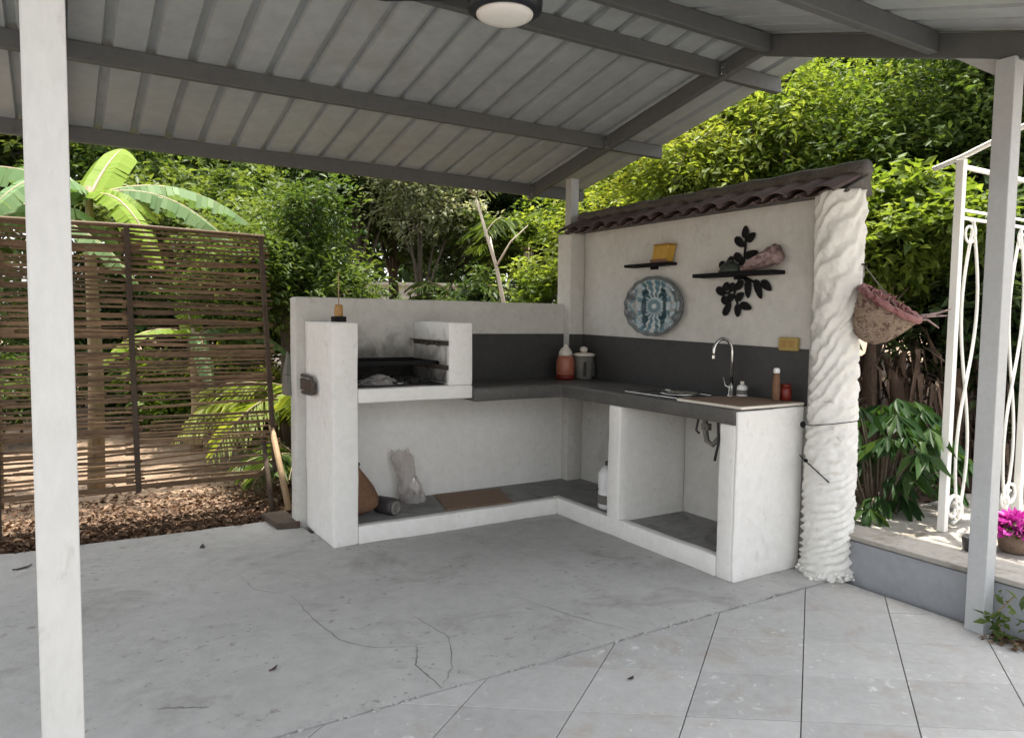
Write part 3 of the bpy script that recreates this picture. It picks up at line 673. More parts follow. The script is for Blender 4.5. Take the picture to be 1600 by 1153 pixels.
# things in the recess under the hearth
vp = thing('tilted_clay_pot', (1.84,4.92,.112), 'orange brown tapering clay pot half hidden behind the barbecue side wall', 'pot')
rt = Matrix.Rotation(rad(-10),3,'Y')
build('body', MB().lathe([(.10,0),(.135,.02),(.140,.07),(.118,.15),(.085,.22),(.052,.28),(.040,.31)], (1.80,4.90,.150), 18, rt), CLAY, vp, smooth=True)
build('rim', MB().lathe([(.041,.3105),(.052,.318),(.050,.333),(.036,.336)], (1.80,4.90,.150), 18, rt), WOODD, vp, smooth=True)
ld = thing('lying_tin', (1.98,4.80,.18), 'dark round tin lying on its side on the recess floor', 'tin')
rt = Matrix.Rotation(rad(72),3,'Z') @ Matrix.Rotation(rad(-90),3,'X')
rt = Matrix.Rotation(rad(28),3,'Z') @ Matrix.Rotation(rad(90),3,'X')
build('body', MB().lathe([(.052,-.085),(.060,-.08),(.062,.05),(.056,.07)], (1.97,4.83,.175), 18, rt), DARKG, ld, smooth=True)
build('glass_cap', MB().lathe([(.050,.0705),(.052,.085),(.034,.095),(.03,.088),(.01,.086)], (1.97,4.83,.168), 18, rt), GREYTIN, ld, smooth=True)
# clear plastic bag leaning on the back wall
pb = thing('plastic_bag', (2.26,5.08,.112), 'crumpled clear plastic bag leaning against the low wall', 'bag')
vs = []; nk, nn_ = 18, 22
for i in range(nk):
    t = i/(nk-1); wx = .088-.012*t+.01*math.sin(t*9); wy = .062*(1-t)**.5+.014
    cxx = 2.285-.075*t; cy = 5.07+.095*t*.9; z = .114+.37*t
    for j in range(nn_):
        a = 2*PI*j/nn_; k_ = 1+random.uniform(-.10,.10)
        vs.append((cxx+wx*k_*math.cos(a), min(5.196, cy+wy*k_*math.sin(a)), z+random.uniform(-.006,.012)*(i > 0)+(.02*math.sin(a*3) if i == nk-1 else 0)))
mb = MB(); mb.add(vs, [(i*nn_+j, i*nn_+(j+1)%nn_, (i+1)*nn_+(j+1)%nn_, (i+1)*nn_+j) for i in range(nk-1) for j in range(nn_)]+[tuple(range(nn_-1,-1,-1))])
build('film', mb, FILM, pb)
mb = MB()
for i in range(16): mb.disc_ball((2.28+random.uniform(-.055,.055), 5.07+random.uniform(-.035,.035), .128+random.uniform(0,.055)), .025,.02,.018, 7, 5, Matrix.Rotation(random.random()*3,3,'Y'))
build('contents', mb, DRY, pb)
mb = MB(); mb.add([(2.23,5.045,.25),(2.30,5.04,.17),(2.315,5.045,.22),(2.275,5.05,.30)], [(0,1,2,3)]); mb.add([(2.23,5.049,.25),(2.30,5.044,.17),(2.315,5.049,.22),(2.275,5.054,.30)], [(3,2,1,0)])
build('paper_tag', mb, WHITEP, pb)
mt_ = build('floor_mat', MB().hexa([(2.375,4.70,.1135),(2.92,4.665,.1135),(3.06,5.10,.1135),(2.50,5.165,.1135)],[(2.375,4.70,.124),(2.92,4.665,.124),(3.06,5.10,.124),(2.50,5.165,.124)]), CARD, loc=(2.7,4.9,.113), bevel=.003)
tag(mt_, 'flat brown cardboard mat lying on the recess floor', 'mat')
gc = thing('water_jug', (3.50,4.085,.112), 'white plastic jug with dark cap standing beside the counter divider', 'jug')
build('body', MB().lathe([(.075,.1125),(.082,.125),(.082,.24),(.076,.25),(.082,.26),(.082,.37),(.06,.41),(.03,.43)], (3.47,4.205,0), 18), WHITEP, gc, smooth=True)
build('cap', MB().lathe([(.034,.4305),(.035,.455),(.028,.46)], (3.47,4.205,0), 12), DARKG, gc)
build('label_band', MB().lathe([(.0825,.15),(.0835,.152),(.0835,.215),(.0825,.217)], (3.47,4.205,0), 18), GREYTIN, gc)

# on and beside the side wall
ac = thing('torch_holder', (1.56,4.66,1.466), 'small amber jar on a black base with a thin stick on the barbecue wall', 'torch')
build('base', MB().box(1.527,1.602,4.61,4.70,1.4665,1.502), BLACK, ac, bevel=.004)
build('jar', MB().lathe([(.026,1.5025),(.028,1.51),(.028,1.56),(.023,1.578)], (1.565,4.655,0), 14), AMBER, ac, smooth=True)
build('stick', MB().tube([(1.565,4.655,1.579),(1.566,4.66,1.78)], .004, 5), WOODL, ac)
hk = thing('hanging_tool', (1.48,5.1,1.1), 'weathered grey metal and wood tool hung on the outside of the barbecue wall', 'tool')
mb = MB(); P = [(1.485,5.36,1.075),(1.48,5.20,1.085),(1.475,5.05,1.09),(1.47,4.95,1.085),(1.468,4.90,1.06),(1.470,4.885,1.02),(1.474,4.90,.985),(1.48,5.0,.97),(1.485,5.2,.965),(1.485,5.36,.97)]
build('loop', MB().tube(P, .012, 8), RUST, hk, smooth=True)
build('panel', MB().box(1.468,1.486,4.915,5.30,.985,1.065), WOODD, hk, bevel=.006)
mb = MB(); mb.hexa([(1.40,5.30,.93),(1.47,5.30,.93),(1.47,5.44,.93),(1.40,5.44,.93)],[(1.40,5.32,1.08),(1.46,5.32,1.08),(1.46,5.42,1.08),(1.40,5.42,1.08)]); mb.hexa([(1.40,5.32,1.0805),(1.46,5.32,1.0805),(1.46,5.42,1.0805),(1.40,5.42,1.0805)],[(1.42,5.36,1.245),(1.43,5.36,1.245),(1.43,5.38,1.245),(1.42,5.38,1.245)])
build('blade', mb, GREYTIN, hk, bevel=.006)

# ================================================================== CARPORT ROOF
cp = thing('carport_roof', (1.9,3.3,0), 'grey steel gabled carport with ribbed metal roofing over the patio', 'carport')
def zmain(y): return 2.752+.2075*(5.9-y)
def znear(y): return zmain(3.24)-.300*(3.24-y)
def sheet(x0, n_ribs, y0, y1, zf, dz):
    P = []
    for k in range(n_ribs):
        x = x0+.22*k; P += [(x,.0),(x+.012,.032),(x+.048,.032),(x+.060,0),(x+.10,-.001),(x+.16,-.001)]
    P += [(x0+.22*n_ribs,0),(x0+.22*n_ribs+.012,.032),(x0+.22*n_ribs+.04,.032)]
    vs = []; n = len(P); ys = [y0+(y1-y0)*i/5 for i in range(6)]
    for dd in (0,.003):
        for y in ys:
            for (x, h) in P: vs.append((x, y, zf(y)+h+dd+dz+.003*math.sin(x*5+y*3)))
    fs = []; m_ = len(ys)
    for i in range(m_-1):
        for j in range(n-1):
            a = i*n+j; fs.append((a,a+n,a+n+1,a+1)); b = a+m_*n; fs.append((b,b+1,b+n+1,b+n))
    for j in range(n-1):
        fs.append((j,j+1,m_*n+j+1,m_*n+j)); e = (m_-1)*n; fs.append((e+j+1,e+j,e+m_*n+j,e+m_*n+j+1))
    for i in range(m_-1):
        a = i*n; fs.append((a+n,a,a+m_*n,a+m_*n+n)); b = i*n+n-1; fs.append((b,b+n,b+n+m_*n,b+m_*n))
    return MB().add(vs, fs)
x = -2.60; k = 0
while x < 4.3:
    nr = 4
    build('roof_sheet', sheet(x, nr, 3.245, 5.985, zmain, .0045*(k % 2)), ROOF, cp)
    build('roof_sheet', sheet(x, nr, 1.02, 3.235, znear, .0045*(k % 2)), ROOF, cp)
    x += .22*nr; k += 1
XE = x+.03
build('ridge_cap', MB().add([(-2.6,3.05,znear(3.05)+.040),(-2.6,3.24,zmain(3.24)+.05),(-2.6,3.43,zmain(3.43)+.040),(XE,3.05,znear(3.05)+.040),(XE,3.24,zmain(3.24)+.05),(XE,3.43,zmain(3.43)+.040)], [(0,1,4,3),(1,2,5,4)]), ROOF, cp)
for y, h in ((5.89,.098),(4.80,.098),(3.60,.10)):
    z = zmain(y)-.002; build('purlin', MB().hexa([(-2.55,y-.025,z-h),(4.44,y-.025,z-h),(4.44,y+.025,z-h),(-2.55,y+.025,z-h)],[(-2.55,y-.025,z+.004),(4.44,y-.025,z+.004),(4.44,y+.025,z-.008),(-2.55,y+.025,z-.008)]), STEEL, cp, bevel=.004)
for y in (3.19,2.15,1.12):
    z = znear(y); h = .112; build('purlin', MB().hexa([(-2.55,y-.025,z-h),(3.822,y-.025,z-h),(3.822,y+.025,z-h),(-2.55,y+.025,z-h)],[(-2.55,y-.025,z-.010),(3.822,y-.025,z-.010),(3.822,y+.025,z+.004),(-2.55,y+.025,z+.004)]), STEEL, cp, bevel=.004)
def rafter(x, wd, ya, yb, zf, off, h):
    b = [(x-wd/2,ya,zf(ya)-off-h),(x+wd/2,ya,zf(ya)-off-h),(x+wd/2,yb,zf(yb)-off-h),(x-wd/2,yb,zf(yb)-off-h)]
    t = [(x-wd/2,ya,zf(ya)-off),(x+wd/2,ya,zf(ya)-off),(x+wd/2,yb,zf(yb)-off),(x-wd/2,yb,zf(yb)-off)]
    build('rafter', MB().hexa(b,t), STEEL, cp, bevel=.004)
for xx in (3.85, 0.0, -2.4):
    rafter(xx+.004, .05, 3.25, 5.945, zmain, .012, .102)
    rafter(xx+.004, .05, 1.05, 3.245, znear, .006, .122)
def post(x, y, z, w_, mt, lb):
    o = build('post', MB().box(x-w_/2,x+w_/2,y-w_/2,y+w_/2,-.05,z), mt, cp, bevel=.004); o['label'] = lb
    p = build('base_plate', MB().box(x-w_*.52,x+w_*.52,y-w_*.52,y+w_*.52,.0005,.008), mt, o, bevel=.002)
    return o
post(-.004, 1.79, znear(1.79)-.128, .077, POST_LIT, 'square steel post in lit whitish grey nearest the viewer')
post(3.845, 1.80, znear(1.80)-.128, .088, POST_SHADED, 'square steel post in shaded whitish grey at the terrace corner')
post(3.95, 5.39, zmain(5.39)-.114, .085, POST_SHADED, 'square steel post in shaded whitish grey behind the tiled wall')
post(-.004, 5.75, zmain(5.75)-.114, .077, POST_SHADED, 'square steel post in shaded whitish grey beyond the bamboo screen') if False else None
for y in (5.89, 4.80, 3.60):
    z = zmain(y); o = build('cleat', MB().box(3.815,3.8285,y-.075,y-.0255,z-.11,z-.02), STEEL, cp, bevel=.002)
    for dz in (.045,.085): build('bolt', MB().lathe([(.008,0),(.008,.006),(.003,.008)], (0,0,0), 6)._xf((3.8145,y-.05,z-dz),1,1,1,18,Matrix.Rotation(-PI/2,3,'Y')), CHROME, o)
# gusset at the right post
mb = MB(); mb.add([(3.835,1.85,znear(1.85)-.129),(3.835,2.05,znear(2.05)-.129),(3.835,1.85,znear(1.85)-.21),(3.859,1.85,znear(1.85)-.129),(3.859,2.05,znear(2.05)-.129),(3.859,1.85,znear(1.85)-.21)], [(0,1,2),(5,4,3),(0,3,4,1),(1,4,5,2),(2,5,3,0)])
build('gusset', mb, POST_SHADED, cp)

# ceiling fan with lamp
fx, fy, fz = 1.91, 3.19, 3.02
cf = thing('ceiling_fan', (fx,fy,3.2), 'dark ceiling fan with a round frosted lamp under the ridge', 'ceiling fan')
build('housing', MB().lathe([(.05,.185),(.06,.18),(.062,.10),(.13,.085),(.178,.06),(.186,.02),(.182,-.02),(.16,-.034),(.142,-.036)], (fx,fy,fz), 32), FANB, cf, smooth=True)
build('lamp_cover', MB().lathe([(.141,-.034),(.137,-.046),(.115,-.058),(.07,-.066),(.01,-.068)], (fx,fy,fz), 32), DIFF, cf, smooth=True)
for a in (rad(146), rad(326)):
    d = Vector((math.cos(a),math.sin(a),0)); n_ = Vector((-d.y,d.x,.18)).normalized(); c = Vector((fx,fy,fz+.064))
    mb = MB(); r0, r1 = .19, .66; vs = []
    for (r, w0) in ((r0,.035),(r0+.12,.052),(r1-.06,.058),(r1,.04)):
        for s_ in (-1,1):
            for dz in (-.004,.004): vs.append(c+d*r+n_*s_*w0+Vector((0,0,dz)))
    fs = []
    for i in range(3):
        o = 4*i; fs += [(o,o+4,o+6,o+2),(o+1,o+3,o+7,o+5),(o,o+1,o+5,o+4),(o+2,o+6,o+7,o+3)]
    fs += [(0,2,3,1),(12,13,15,14)]
    build('fan_blade', MB().add(vs, fs), FANB, cf)

# ================================================================== BAMBOO SCREEN
bf = thing('bamboo_screen', (0.2,6.0,0), 'woven brown bamboo slat screen standing behind the patio edge', 'screen')
ztop, zbot = 2.10, .235; nrow = 48
def edge_x(z): return 1.40+.10*(ztop-z)/(ztop-zbot)
rows = []
for r in range(nrow):
    z = ztop-(ztop-zbot)*r/(nrow-1); t = r/(nrow-1)
    for (xa, xb) in ((-1.55,-.32+random.uniform(-.05,.1)), (-.42,.50+random.uniform(-.06,.06)), (.42,edge_x(z)+random.uniform(.0,.05))):
        if t > .70 and random.random() < .17: continue
        if t > .1 and random.random() < .06: continue
        h = random.uniform(.013,.025)*(1.12 if t < .5 else .95); zz = z+random.uniform(-.012,.012); tilt = random.uniform(-.014,.014)
        n = 8; vs = []; ph = random.uniform(0,6); am = random.uniform(.002,.006); off = .010 if (r % 2) else -.010
        for i in range(n+1):
            u = i/n; x = xa+(xb-xa)*u; zc = zz+tilt*(u-.5)*2+am*math.sin(ph+u*6); yo = 6.0+off*math.cos(u*PI*2)+random.uniform(-.002,.002)
            hh = h*random.uniform(.88,1.1)
            vs += [(x,yo-.006,zc-hh/2),(x,yo+.006,zc-hh/2),(x,yo+.006,zc+hh/2),(x,yo-.006,zc+hh/2)]
        fs = [(4*i+a,4*i+(a+1)%4,4*i+4+(a+1)%4,4*i+4+a) for i in range(n) for a in range(4)]+[(3,2,1,0),(4*n,4*n+1,4*n+2,4*n+3)]
        build('slat', MB().add(vs, fs), BAMBOO, bf)
        rows.append((xa, xb, zz, t))
# thinner split canes filling the weave
for (xa, xb, zz, t) in rows:
    if random.random() < (.9 if t < .62 else .35):
        z2 = zz-.026+random.uniform(-.008,.008); a = xa+random.uniform(0,.2); b = xb-random.uniform(0,.2)
        mm = MB(); mm.bar((a,6.014,z2+random.uniform(-.01,.01)), (b,6.012,z2+random.uniform(-.01,.01)), .008, random.uniform(.008,.014)); build('split_cane', mm, BAMBOO, bf)
for (xa, za, xb, zb, w_) in ((1.385,ztop+.02,1.49,.20,.034),(.455,ztop+.03,.50,.20,.038),(-.34,ztop+.02,-.36,-.06,.05),(-1.2,ztop+.02,-1.2,-.06,.05)):
    build('stile', MB().bar((xa,5.975,za),(xb,5.985,zb), w_, .022), WOODD, bf, bevel=.003)
    build('stile', MB().bar((xa+.006,6.024,za-.01),(xb,6.022,zb-.02), w_*.8, .02), WOODD, bf, bevel=.003)
mb = MB().tube([(-1.55,6.0,ztop+.025),(-.3,6.0,ztop+.02),(.5,5.998,ztop+.03),(1.42,6.0,ztop+.014)], .017, 7); build('top_rail', mb, BAMBOO, bf, smooth=True)
build('bottom_rail', MB().bar((-1.55,5.985,.235),(1.51,5.985,.235), .02, .034), BAMBOO, bf)
build('prop', MB().tube([(1.46,6.0,.62),(1.49,5.6,.02)], [.022,.026], 7), WOODL, bf, smooth=True)
build('prop', MB().tube([(1.40,6.03,.55),(1.39,5.70,.0)], [.018,.022], 7), WOODD, bf, smooth=True)
bk = build('wood_offcut', MB().hexa([(1.30,5.20,.001),(1.455,5.17,.001),(1.45,5.56,.001),(1.27,5.56,.001)],[(1.30,5.20,.045),(1.455,5.17,.045),(1.45,5.56,.04),(1.27,5.56,.04)]), WOODD, loc=(1.38,5.4,0), bevel=.005)
tag(bk, 'dark plank offcut lying on the slab beside the barbecue wall', 'plank')

# ================================================================== GARDEN ARBOUR
ar = thing('garden_arbour', (4.9,1.9,.272), 'white wrought iron garden arbour with scrolls on the terrace', 'arbour')
ax0, ax1, ay0, ay1, az = 4.47, 5.38, .95, 2.32, 2.45
for xx, yy in ((ax0,ay1),(ax1,ay1),(ax0,ay0),(ax1,ay0)):
    o = build('leg', MB().box(xx-.022,xx+.022,yy-.022,yy+.022,.2725,az), IRONW, ar, bevel=.004)
for xx in (ax0,ax1):
    P = [(xx,ay1+.16,az-.03),(xx,ay1,az+.012),(xx,(ay0+ay1)/2+.2,az+.18),(xx,(ay0+ay1)/2-.2,az+.18),(xx,ay0,az+.012),(xx,ay0-.16,az-.03)]
    build('top_rail', MB().tube(P, .016, 6), IRONW, ar, smooth=True)
for yy in (ay1,ay0):
    build('cross_rail', MB().tube([(ax0,yy,az-.04),(ax1,yy,az-.04)], .015, 6), IRONW, ar)
    build('cross_rail', MB().tube([(ax0,yy,2.165),(ax1,yy,2.165)], .009, 6), IRONW, ar)
    build('cross_rail', MB().tube([(ax0,yy,2.12),(ax1,yy,2.12)], .011, 6), IRONW, ar)
build('top_slat', MB().tube([(ax0,1.85,az+.165),(ax1,1.85,az+.165)], .012, 6), IRONW, ar); build('top_slat', MB().tube([(ax0,1.42,az+.165),(ax1,1.42,az+.165)], .012, 6), IRONW, ar)
def scroll(cx, cz, r, yy, a0, turns, sg):
    return [(cx+sg*(r*(1-.68*i/22))*math.cos(a0+2*PI*turns*i/22), yy, cz+(r*(1-.68*i/22))*math.sin(a0+2*PI*turns*i/22)) for i in range(23)]
for yy in (ay1,):
    for cx, sg in ((ax0+.13,1),(ax1-.13,-1)):
        build('scroll', MB().tube(scroll(cx, 2.04, .075, yy, PI*.5, 1.4, -sg), .008, 6), IRONW, ar, smooth=True)
        build('scroll', MB().tube(scroll(cx-.02*sg, .40, .095, yy, -PI*.5, 1.5, sg), .011, 6), IRONW, ar, smooth=True)
        build('scroll', MB().tube(scroll(cx+.03*sg, .37, .07, yy, PI*.3, 1.3, -sg), .009, 6), IRONW, ar, smooth=True)
    for c0 in (ax0+.17, ax1-.17):
        for sg in (-1,1):
            P = [(c0+sg*.075*math.sin(2*PI*i/24*1.0+.2), yy+.006*sg, .33+1.78*i/24) for i in range(25)]
            build('swirl_bar', MB().tube(P, .010, 6), IRONW, ar, smooth=True)

# ================================================================== FOLIAGE
def leaf_mesh(C, L, size, aspect=.42, fold=.25, tone=None, spread=None):
    """C base points (N,3), L directions (N,3); returns mesh of folded two-triangle leaves with a 'tone' attribute"""
    n = len(C); L = L/np.linalg.norm(L, axis=1, keepdims=True)
    up = rng.normal(0,.45,(n,3)); up[:,2] += 1
    side = np.cross(L, up); side /= np.linalg.norm(side, axis=1, keepdims=True)+1e-9
    nrm = np.cross(side, L)
    sz = (size*rng.uniform(.6,1.3,n))[:,None]
    tip = C+L*sz; mid = C+L*sz*.45+nrm*sz*fold*.3
    l = mid+side*sz*aspect*.5; r = mid-side*sz*aspect*.5; tip = tip-nrm*sz*.10
    V = np.stack([C, l, tip, r], 1).reshape(-1,3)
    idx = np.arange(n)*4
    loops = np.stack([idx, idx+1, idx+2, idx, idx+2, idx+3], 1).ravel()
    me = bpy.data.meshes.new('leaves'); me.vertices.add(4*n); me.loops.add(6*n); me.polygons.add(2*n)
    me.vertices.foreach_set('co', V.astype(np.float32).ravel()); me.loops.foreach_set('vertex_index', loops.astype(np.int32))
    me.polygons.foreach_set('loop_start', (np.arange(2*n)*3).astype(np.int32)); me.polygons.foreach_set('loop_total', np.full(2*n,3,np.int32))
    me.update(calc_edges=True)
    if tone is None: tone = rng.uniform(0,1,n)
    a = me.attributes.new('tone','FLOAT','POINT'); a.data.foreach_set('value', np.repeat(np.clip(tone,0,1),4).astype(np.float32))
    return me
def crown_points(center, rx, ry, rz, lobes, twigs, per, lobe_r=.42, hollow=.55):
    """leaf rosettes on the surface of random lobes inside an ellipsoid; returns base, dir, tone and the lobe centres"""
    d = rng.normal(0,1,(lobes,3)); d /= np.linalg.norm(d,axis=1,keepdims=True)
    rr = rng.uniform(.25,.80,lobes)[:,None]
    LC = d*rr*np.array([rx,ry,rz])
    LR = rng.uniform(.6,1.15,lobes)*lobe_r*(rx+ry+rz)/3
    lt = rng.normal(0,.2,lobes)
    k = rng.integers(0,lobes,twigs)
    dd = rng.normal(0,1,(twigs,3)); dd[:,2] += .25; dd /= np.linalg.norm(dd,axis=1,keepdims=True)
    rad_ = (rng.uniform(hollow**3,1,twigs)**(1/3))[:,None]
    T = LC[k]+dd*rad_*LR[k][:,None]*np.array([1.1,1.1,.75])
    T = T+rng.normal(0,.10,(twigs,3))*np.array([rx,ry,rz])
    base = np.repeat(T, per, 0)+rng.normal(0,.05,(twigs*per,3))
    az = rng.uniform(0,2*PI,twigs*per); tilt = rng.normal(-.15,.40,twigs*per)
    D_ = np.stack([np.cos(az)*np.cos(tilt), np.sin(az)*np.cos(tilt), np.sin(tilt)],1)+np.repeat(dd,per,0)*.55
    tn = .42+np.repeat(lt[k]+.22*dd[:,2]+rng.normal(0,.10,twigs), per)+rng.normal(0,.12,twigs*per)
    return base+np.array(center), D_, tn, LC+np.array(center), LR
def polar(az, d): return d*math.sin(rad(az)), d*math.cos(rad(az))
def tree(name, lb, az, d, h, cw, ch, mat, leaf=.12, lobes=14, twigs=1500, per=7, bark=BARK, tr=.09, cat='tree', group=None, z0=-.05, aspect=.42, lean=(0,0), lobe_r=.42, limbs=8, trunk_name='trunk', crown_name='crown'):
    x, y = polar(az, d); t = thing(name, (x,y,z0), lb, cat, group)
    cc = Vector((x+lean[0], y+lean[1], z0+h-ch))
    B, D_, tn, LC, LR = crown_points(cc, cw, cw, ch, lobes, twigs, per, lobe_r)
    keep = B[:,2] > z0+.02
    B, D_, tn = B[keep], D_[keep], tn[keep]
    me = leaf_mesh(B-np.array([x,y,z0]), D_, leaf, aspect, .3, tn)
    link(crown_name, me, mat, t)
    mb = MB(); base = Vector((x,y,z0-.05)); top = Vector((cc.x,cc.y,cc.z+ch*.2)); fork = base.lerp(top,.55)
    w1 = Vector((random.uniform(-.1,.1),random.uniform(-.1,.1),0))*h*.12
    P = [base, base.lerp(fork,.35)+w1*.6, base.lerp(fork,.75)+w1, fork+w1*.6, top]
    mb.tube(P, [tr*1.25, tr, tr*.85, tr*.7, tr*.25], 8)
    for i in random.sample(range(len(LC)), min(limbs, len(LC))):
        e = Vector(LC[i]); s0 = P[2].lerp(P[4], random.uniform(0,.6)); mid = s0.lerp(e,.5)+Vector((0,0,random.uniform(-.1,.15)))*ch*.4
        mb.tube([s0, mid, e, e+(e-mid)*.35], [tr*.42, tr*.28, tr*.15, tr*.05], 5, False)
    build(trunk_name, mb, bark, t, smooth=True)
    return t

def frond(mb_pts, base, az, length, droop, rise, n=20, leaflet=.32, w_=.028):
    """one pinnate palm frond, leaflets collected as (base,dir)"""
    pts = []
    for i in range(n+1):
        u = i/n; r = length*u*(1-.10*u); z = rise*length*u-droop*length*u*u
        pts.append(Vector(base)+Vector((math.cos(az)*r, math.sin(az)*r, z)))
    B, D_ = [], []
    for i in range(2, n+1):
        d = (pts[i]-pts[i-1]).normalized(); s_ = d.cross(Vector((0,0,1))).normalized(); f = math.sin(PI*min(1,.12+i/n*.88))*.8+.25
        for sg in (-1,1):
            for q in range(2):
                B.append(pts[i-1].lerp(pts[i], q*.5)); D_.append((s_*sg*.85+d*.6+Vector((0,0,-.30+random.uniform(-.1,.1))))*f*leaflet)
    return pts, B, D_
def palm(name, lb, az, d, h, nf, length, mat, group=None, tr=.06, z0=-.05, rise=.75, droop=.75, tone0=.5, leaflet=.32):
    x, y = polar(az, d); t = thing(name, (x,y,z0), lb, 'palm', group)
    top = Vector((x,y,z0+h)); mb = MB()
    if h > .3: mb.tube([(x,y,z0-.05),(x+.03,y,z0+h*.5),(x,y,z0+h)], [tr*1.3,tr,tr*.9], 8); 
    else: mb.tube([(x,y,z0-.05),(x,y,z0+max(h,.12))], [tr,tr*.8], 7)
    build('trunk', mb, BARK, t, smooth=True)
    for k in range(nf):
        a = 2*PI*k/nf+random.uniform(-.3,.3); ln = length*random.uniform(.75,1.15)
        pts, B, D_ = frond(None, top, a, ln, droop*random.uniform(.6,1.3), rise*random.uniform(.5,1.35), leaflet=leaflet*ln)
        n = len(B); Bn = np.array([tuple(p) for p in B]); Dn = np.array([tuple(p) for p in D_]); ln_ = np.linalg.norm(Dn,axis=1)
        me = leaf_mesh(Bn-np.array([x,y,z0]), Dn, 1.0, .11, .3, np.clip(rng.normal(tone0,.15,n),0,1))
        # rescale leaflets to their own length
        V = np.empty(4*n*3,np.float32); me.vertices.foreach_get('co', V); V = V.reshape(n,4,3); b0 = V[:,0:1].copy()
        V = b0+(V-b0)*ln_[:,None,None]; me.vertices.foreach_set('co', V.astype(np.float32).ravel()); me.update()
        fo = link('frond', me, mat, t)
        build('rib', MB().tube(pts, [.012*(1-.8*i/len(pts)) for i in range(len(pts))], 5, False), MATS['banana_stem'], fo)

# banana plants
def banana_leaf(parent, base, path, wd, mat, tear=.5, tone=.5, fold=.35):
    P = [Vector(p) for p in path]; n = len(P); W = WLOC[parent.name]; vs = []; fs = []; tn = []
    segs = 26; Q = []
    for i in range(segs+1):
        u = i/segs*(n-1); k = min(int(u), n-2); f = u-k
        p0,p1,p2,p3 = P[max(k-1,0)],P[k],P[k+1],P[min(k+2,n-1)]
        Q.append(.5*((2*p1)+(p2-p0)*f+(2*p0-5*p1+4*p2-p3)*f*f+(3*p1-p0-3*p2+p3)*f**3))
    for sg in (-1,1):
        drop_prev = 0
        for i in range(segs):
            u0, u1 = i/segs, (i+1)/segs
            def half(u): return wd/2*min(1,(u/.10))**.6*min(1,((1-u)/.28))**.6 if u < 1 else .004
            d = (Q[i+1]-Q[i]).normalized(); s_ = d.cross(Vector((0,0,1)));
            s_ = s_.normalized() if s_.length > 1e-3 else Vector((1,0,0)); up = s_.cross(d).normalized()
            dr = fold*random.uniform(.6,1.4) if random.random() < tear else fold*.8
            g = .12*random.random() if random.random() < tear else 0
            a0 = Q[i].lerp(Q[i+1], g); a1 = Q[i+1]
            h0, h1 = half(u0+.001), half(u1)
            b = len(vs)
            for (a, h) in ((a0,h0),(a1,h1)):
                sp_ = max(.35, 1-.62*fold); vs += [a, a+(s_*sg*.5*sp_+up*.10-up*dr*.18)*h+d*h*.10, a+(s_*sg*sp_-up*dr)*h+d*h*.22]
            fs += [(b,b+1,b+4,b+3),(b+1,b+2,b+5,b+4)]; tv = tone+random.uniform(-.22,.22); tn += [tv]*6
    me = bpy.data.meshes.new('leaf'); me.from_pydata([tuple(v-W) for v in vs], [], fs)
    a = me.attributes.new('tone','FLOAT','POINT'); a.data.foreach_set('value', np.clip(np.array(tn,dtype=np.float32),0,1))
    o = link('leaf', me, mat, parent)
    build('midrib', MB().tube(Q, [.020*(1-.85*i/segs) for i in range(segs+1)], 6, False), STEMG, o, smooth=True)
    return o
def banana(az, d, h, lb, leaves, group='banana plants behind the bamboo screen', r=.055):
    x, y = polar(az, d); t = thing('banana_plant', (x,y,-.06), lb, 'banana plant', group)
    mb = MB(); mb.tube([(x,y,-.1),(x+.02,y,h*.4),(x,y+.02,h*.8),(x,y,h+.1)], [r*1.35,r*1.1,r*.85,r*.45], 12); build('stem', mb, STEMG, t, smooth=True)
    for (a, ln, rise, droop, wd, mt, tear, tone) in leaves:
        ln *= .92; wd *= .88
        ca, sa = math.cos(rad(a)), math.sin(rad(a)); P = []
        for i in range(7):
            u = i/6; P.append((x+ca*ln*u*(1-.05*u), y+sa*ln*u*(1-.05*u), h+ln*(rise*u-droop*u*u)))
        banana_leaf(t, (x,y,h), P, wd, mt, tear, tone, random.uniform(.5,.75) if mt is BANL else .35)
    return t

# the big banana: stem just right of the near post seen from the viewer
banana(2.2, 7.6, 2.52, 'large banana plant with two long drooping leaves above the bamboo screen', [
    (-4, 1.55, .50, .60, .40, BANL, .85, .8), (-26, 1.40, .36, .66, .36, BANL, .85, .75),
    (66, .90, 1.0, .28, .54, BANY, .15, .6), (50, .7, .6, .5, .40, BANY, .3, .4), (-30, .7, .55, .9, .34, BANY, .5, .5), (170, 1.5, .6, .6, .48, BANL, .5, .5),
    (-130, 1.3, .5, .8, .46, BANL, .5, .45), (-60, 1.1, .25, .9, .44, BANY, .4, .5), (120, 1.5, .7, .5, .5, BANL, .4, .4)])
banana(-3.6, 7.2, 2.2, 'banana plant at the left edge with a leaf hanging past the near post', [
    (20, 1.2, .85, .95, .42, BANL, .5, .55), (-20, 1.3, .5, .9, .42, BANL, .5, .6), (80, 1.4, .8, .6, .45, BANY, .3, .5), (150, 1.3, .7, .6, .45, BANL, .4, .4), (230, 1.2, .4, .8, .4, BANL, .4, .5)])
banana(8.5, 9.0, 1.25, 'young banana plant low behind the middle of the bamboo screen', [
    (-10, 1.2, .55, .75, .36, BANL, .5, .6), (200, 1.2, .5, .8, .36, BANY, .4, .5), (90, 1.1, .9, .5, .36, BANY, .3, .6), (-90, 1.1, .4, .9, .36, BANL, .6, .55), (40, 1.2, .6, .7, .34, BANL, .5, .5)])

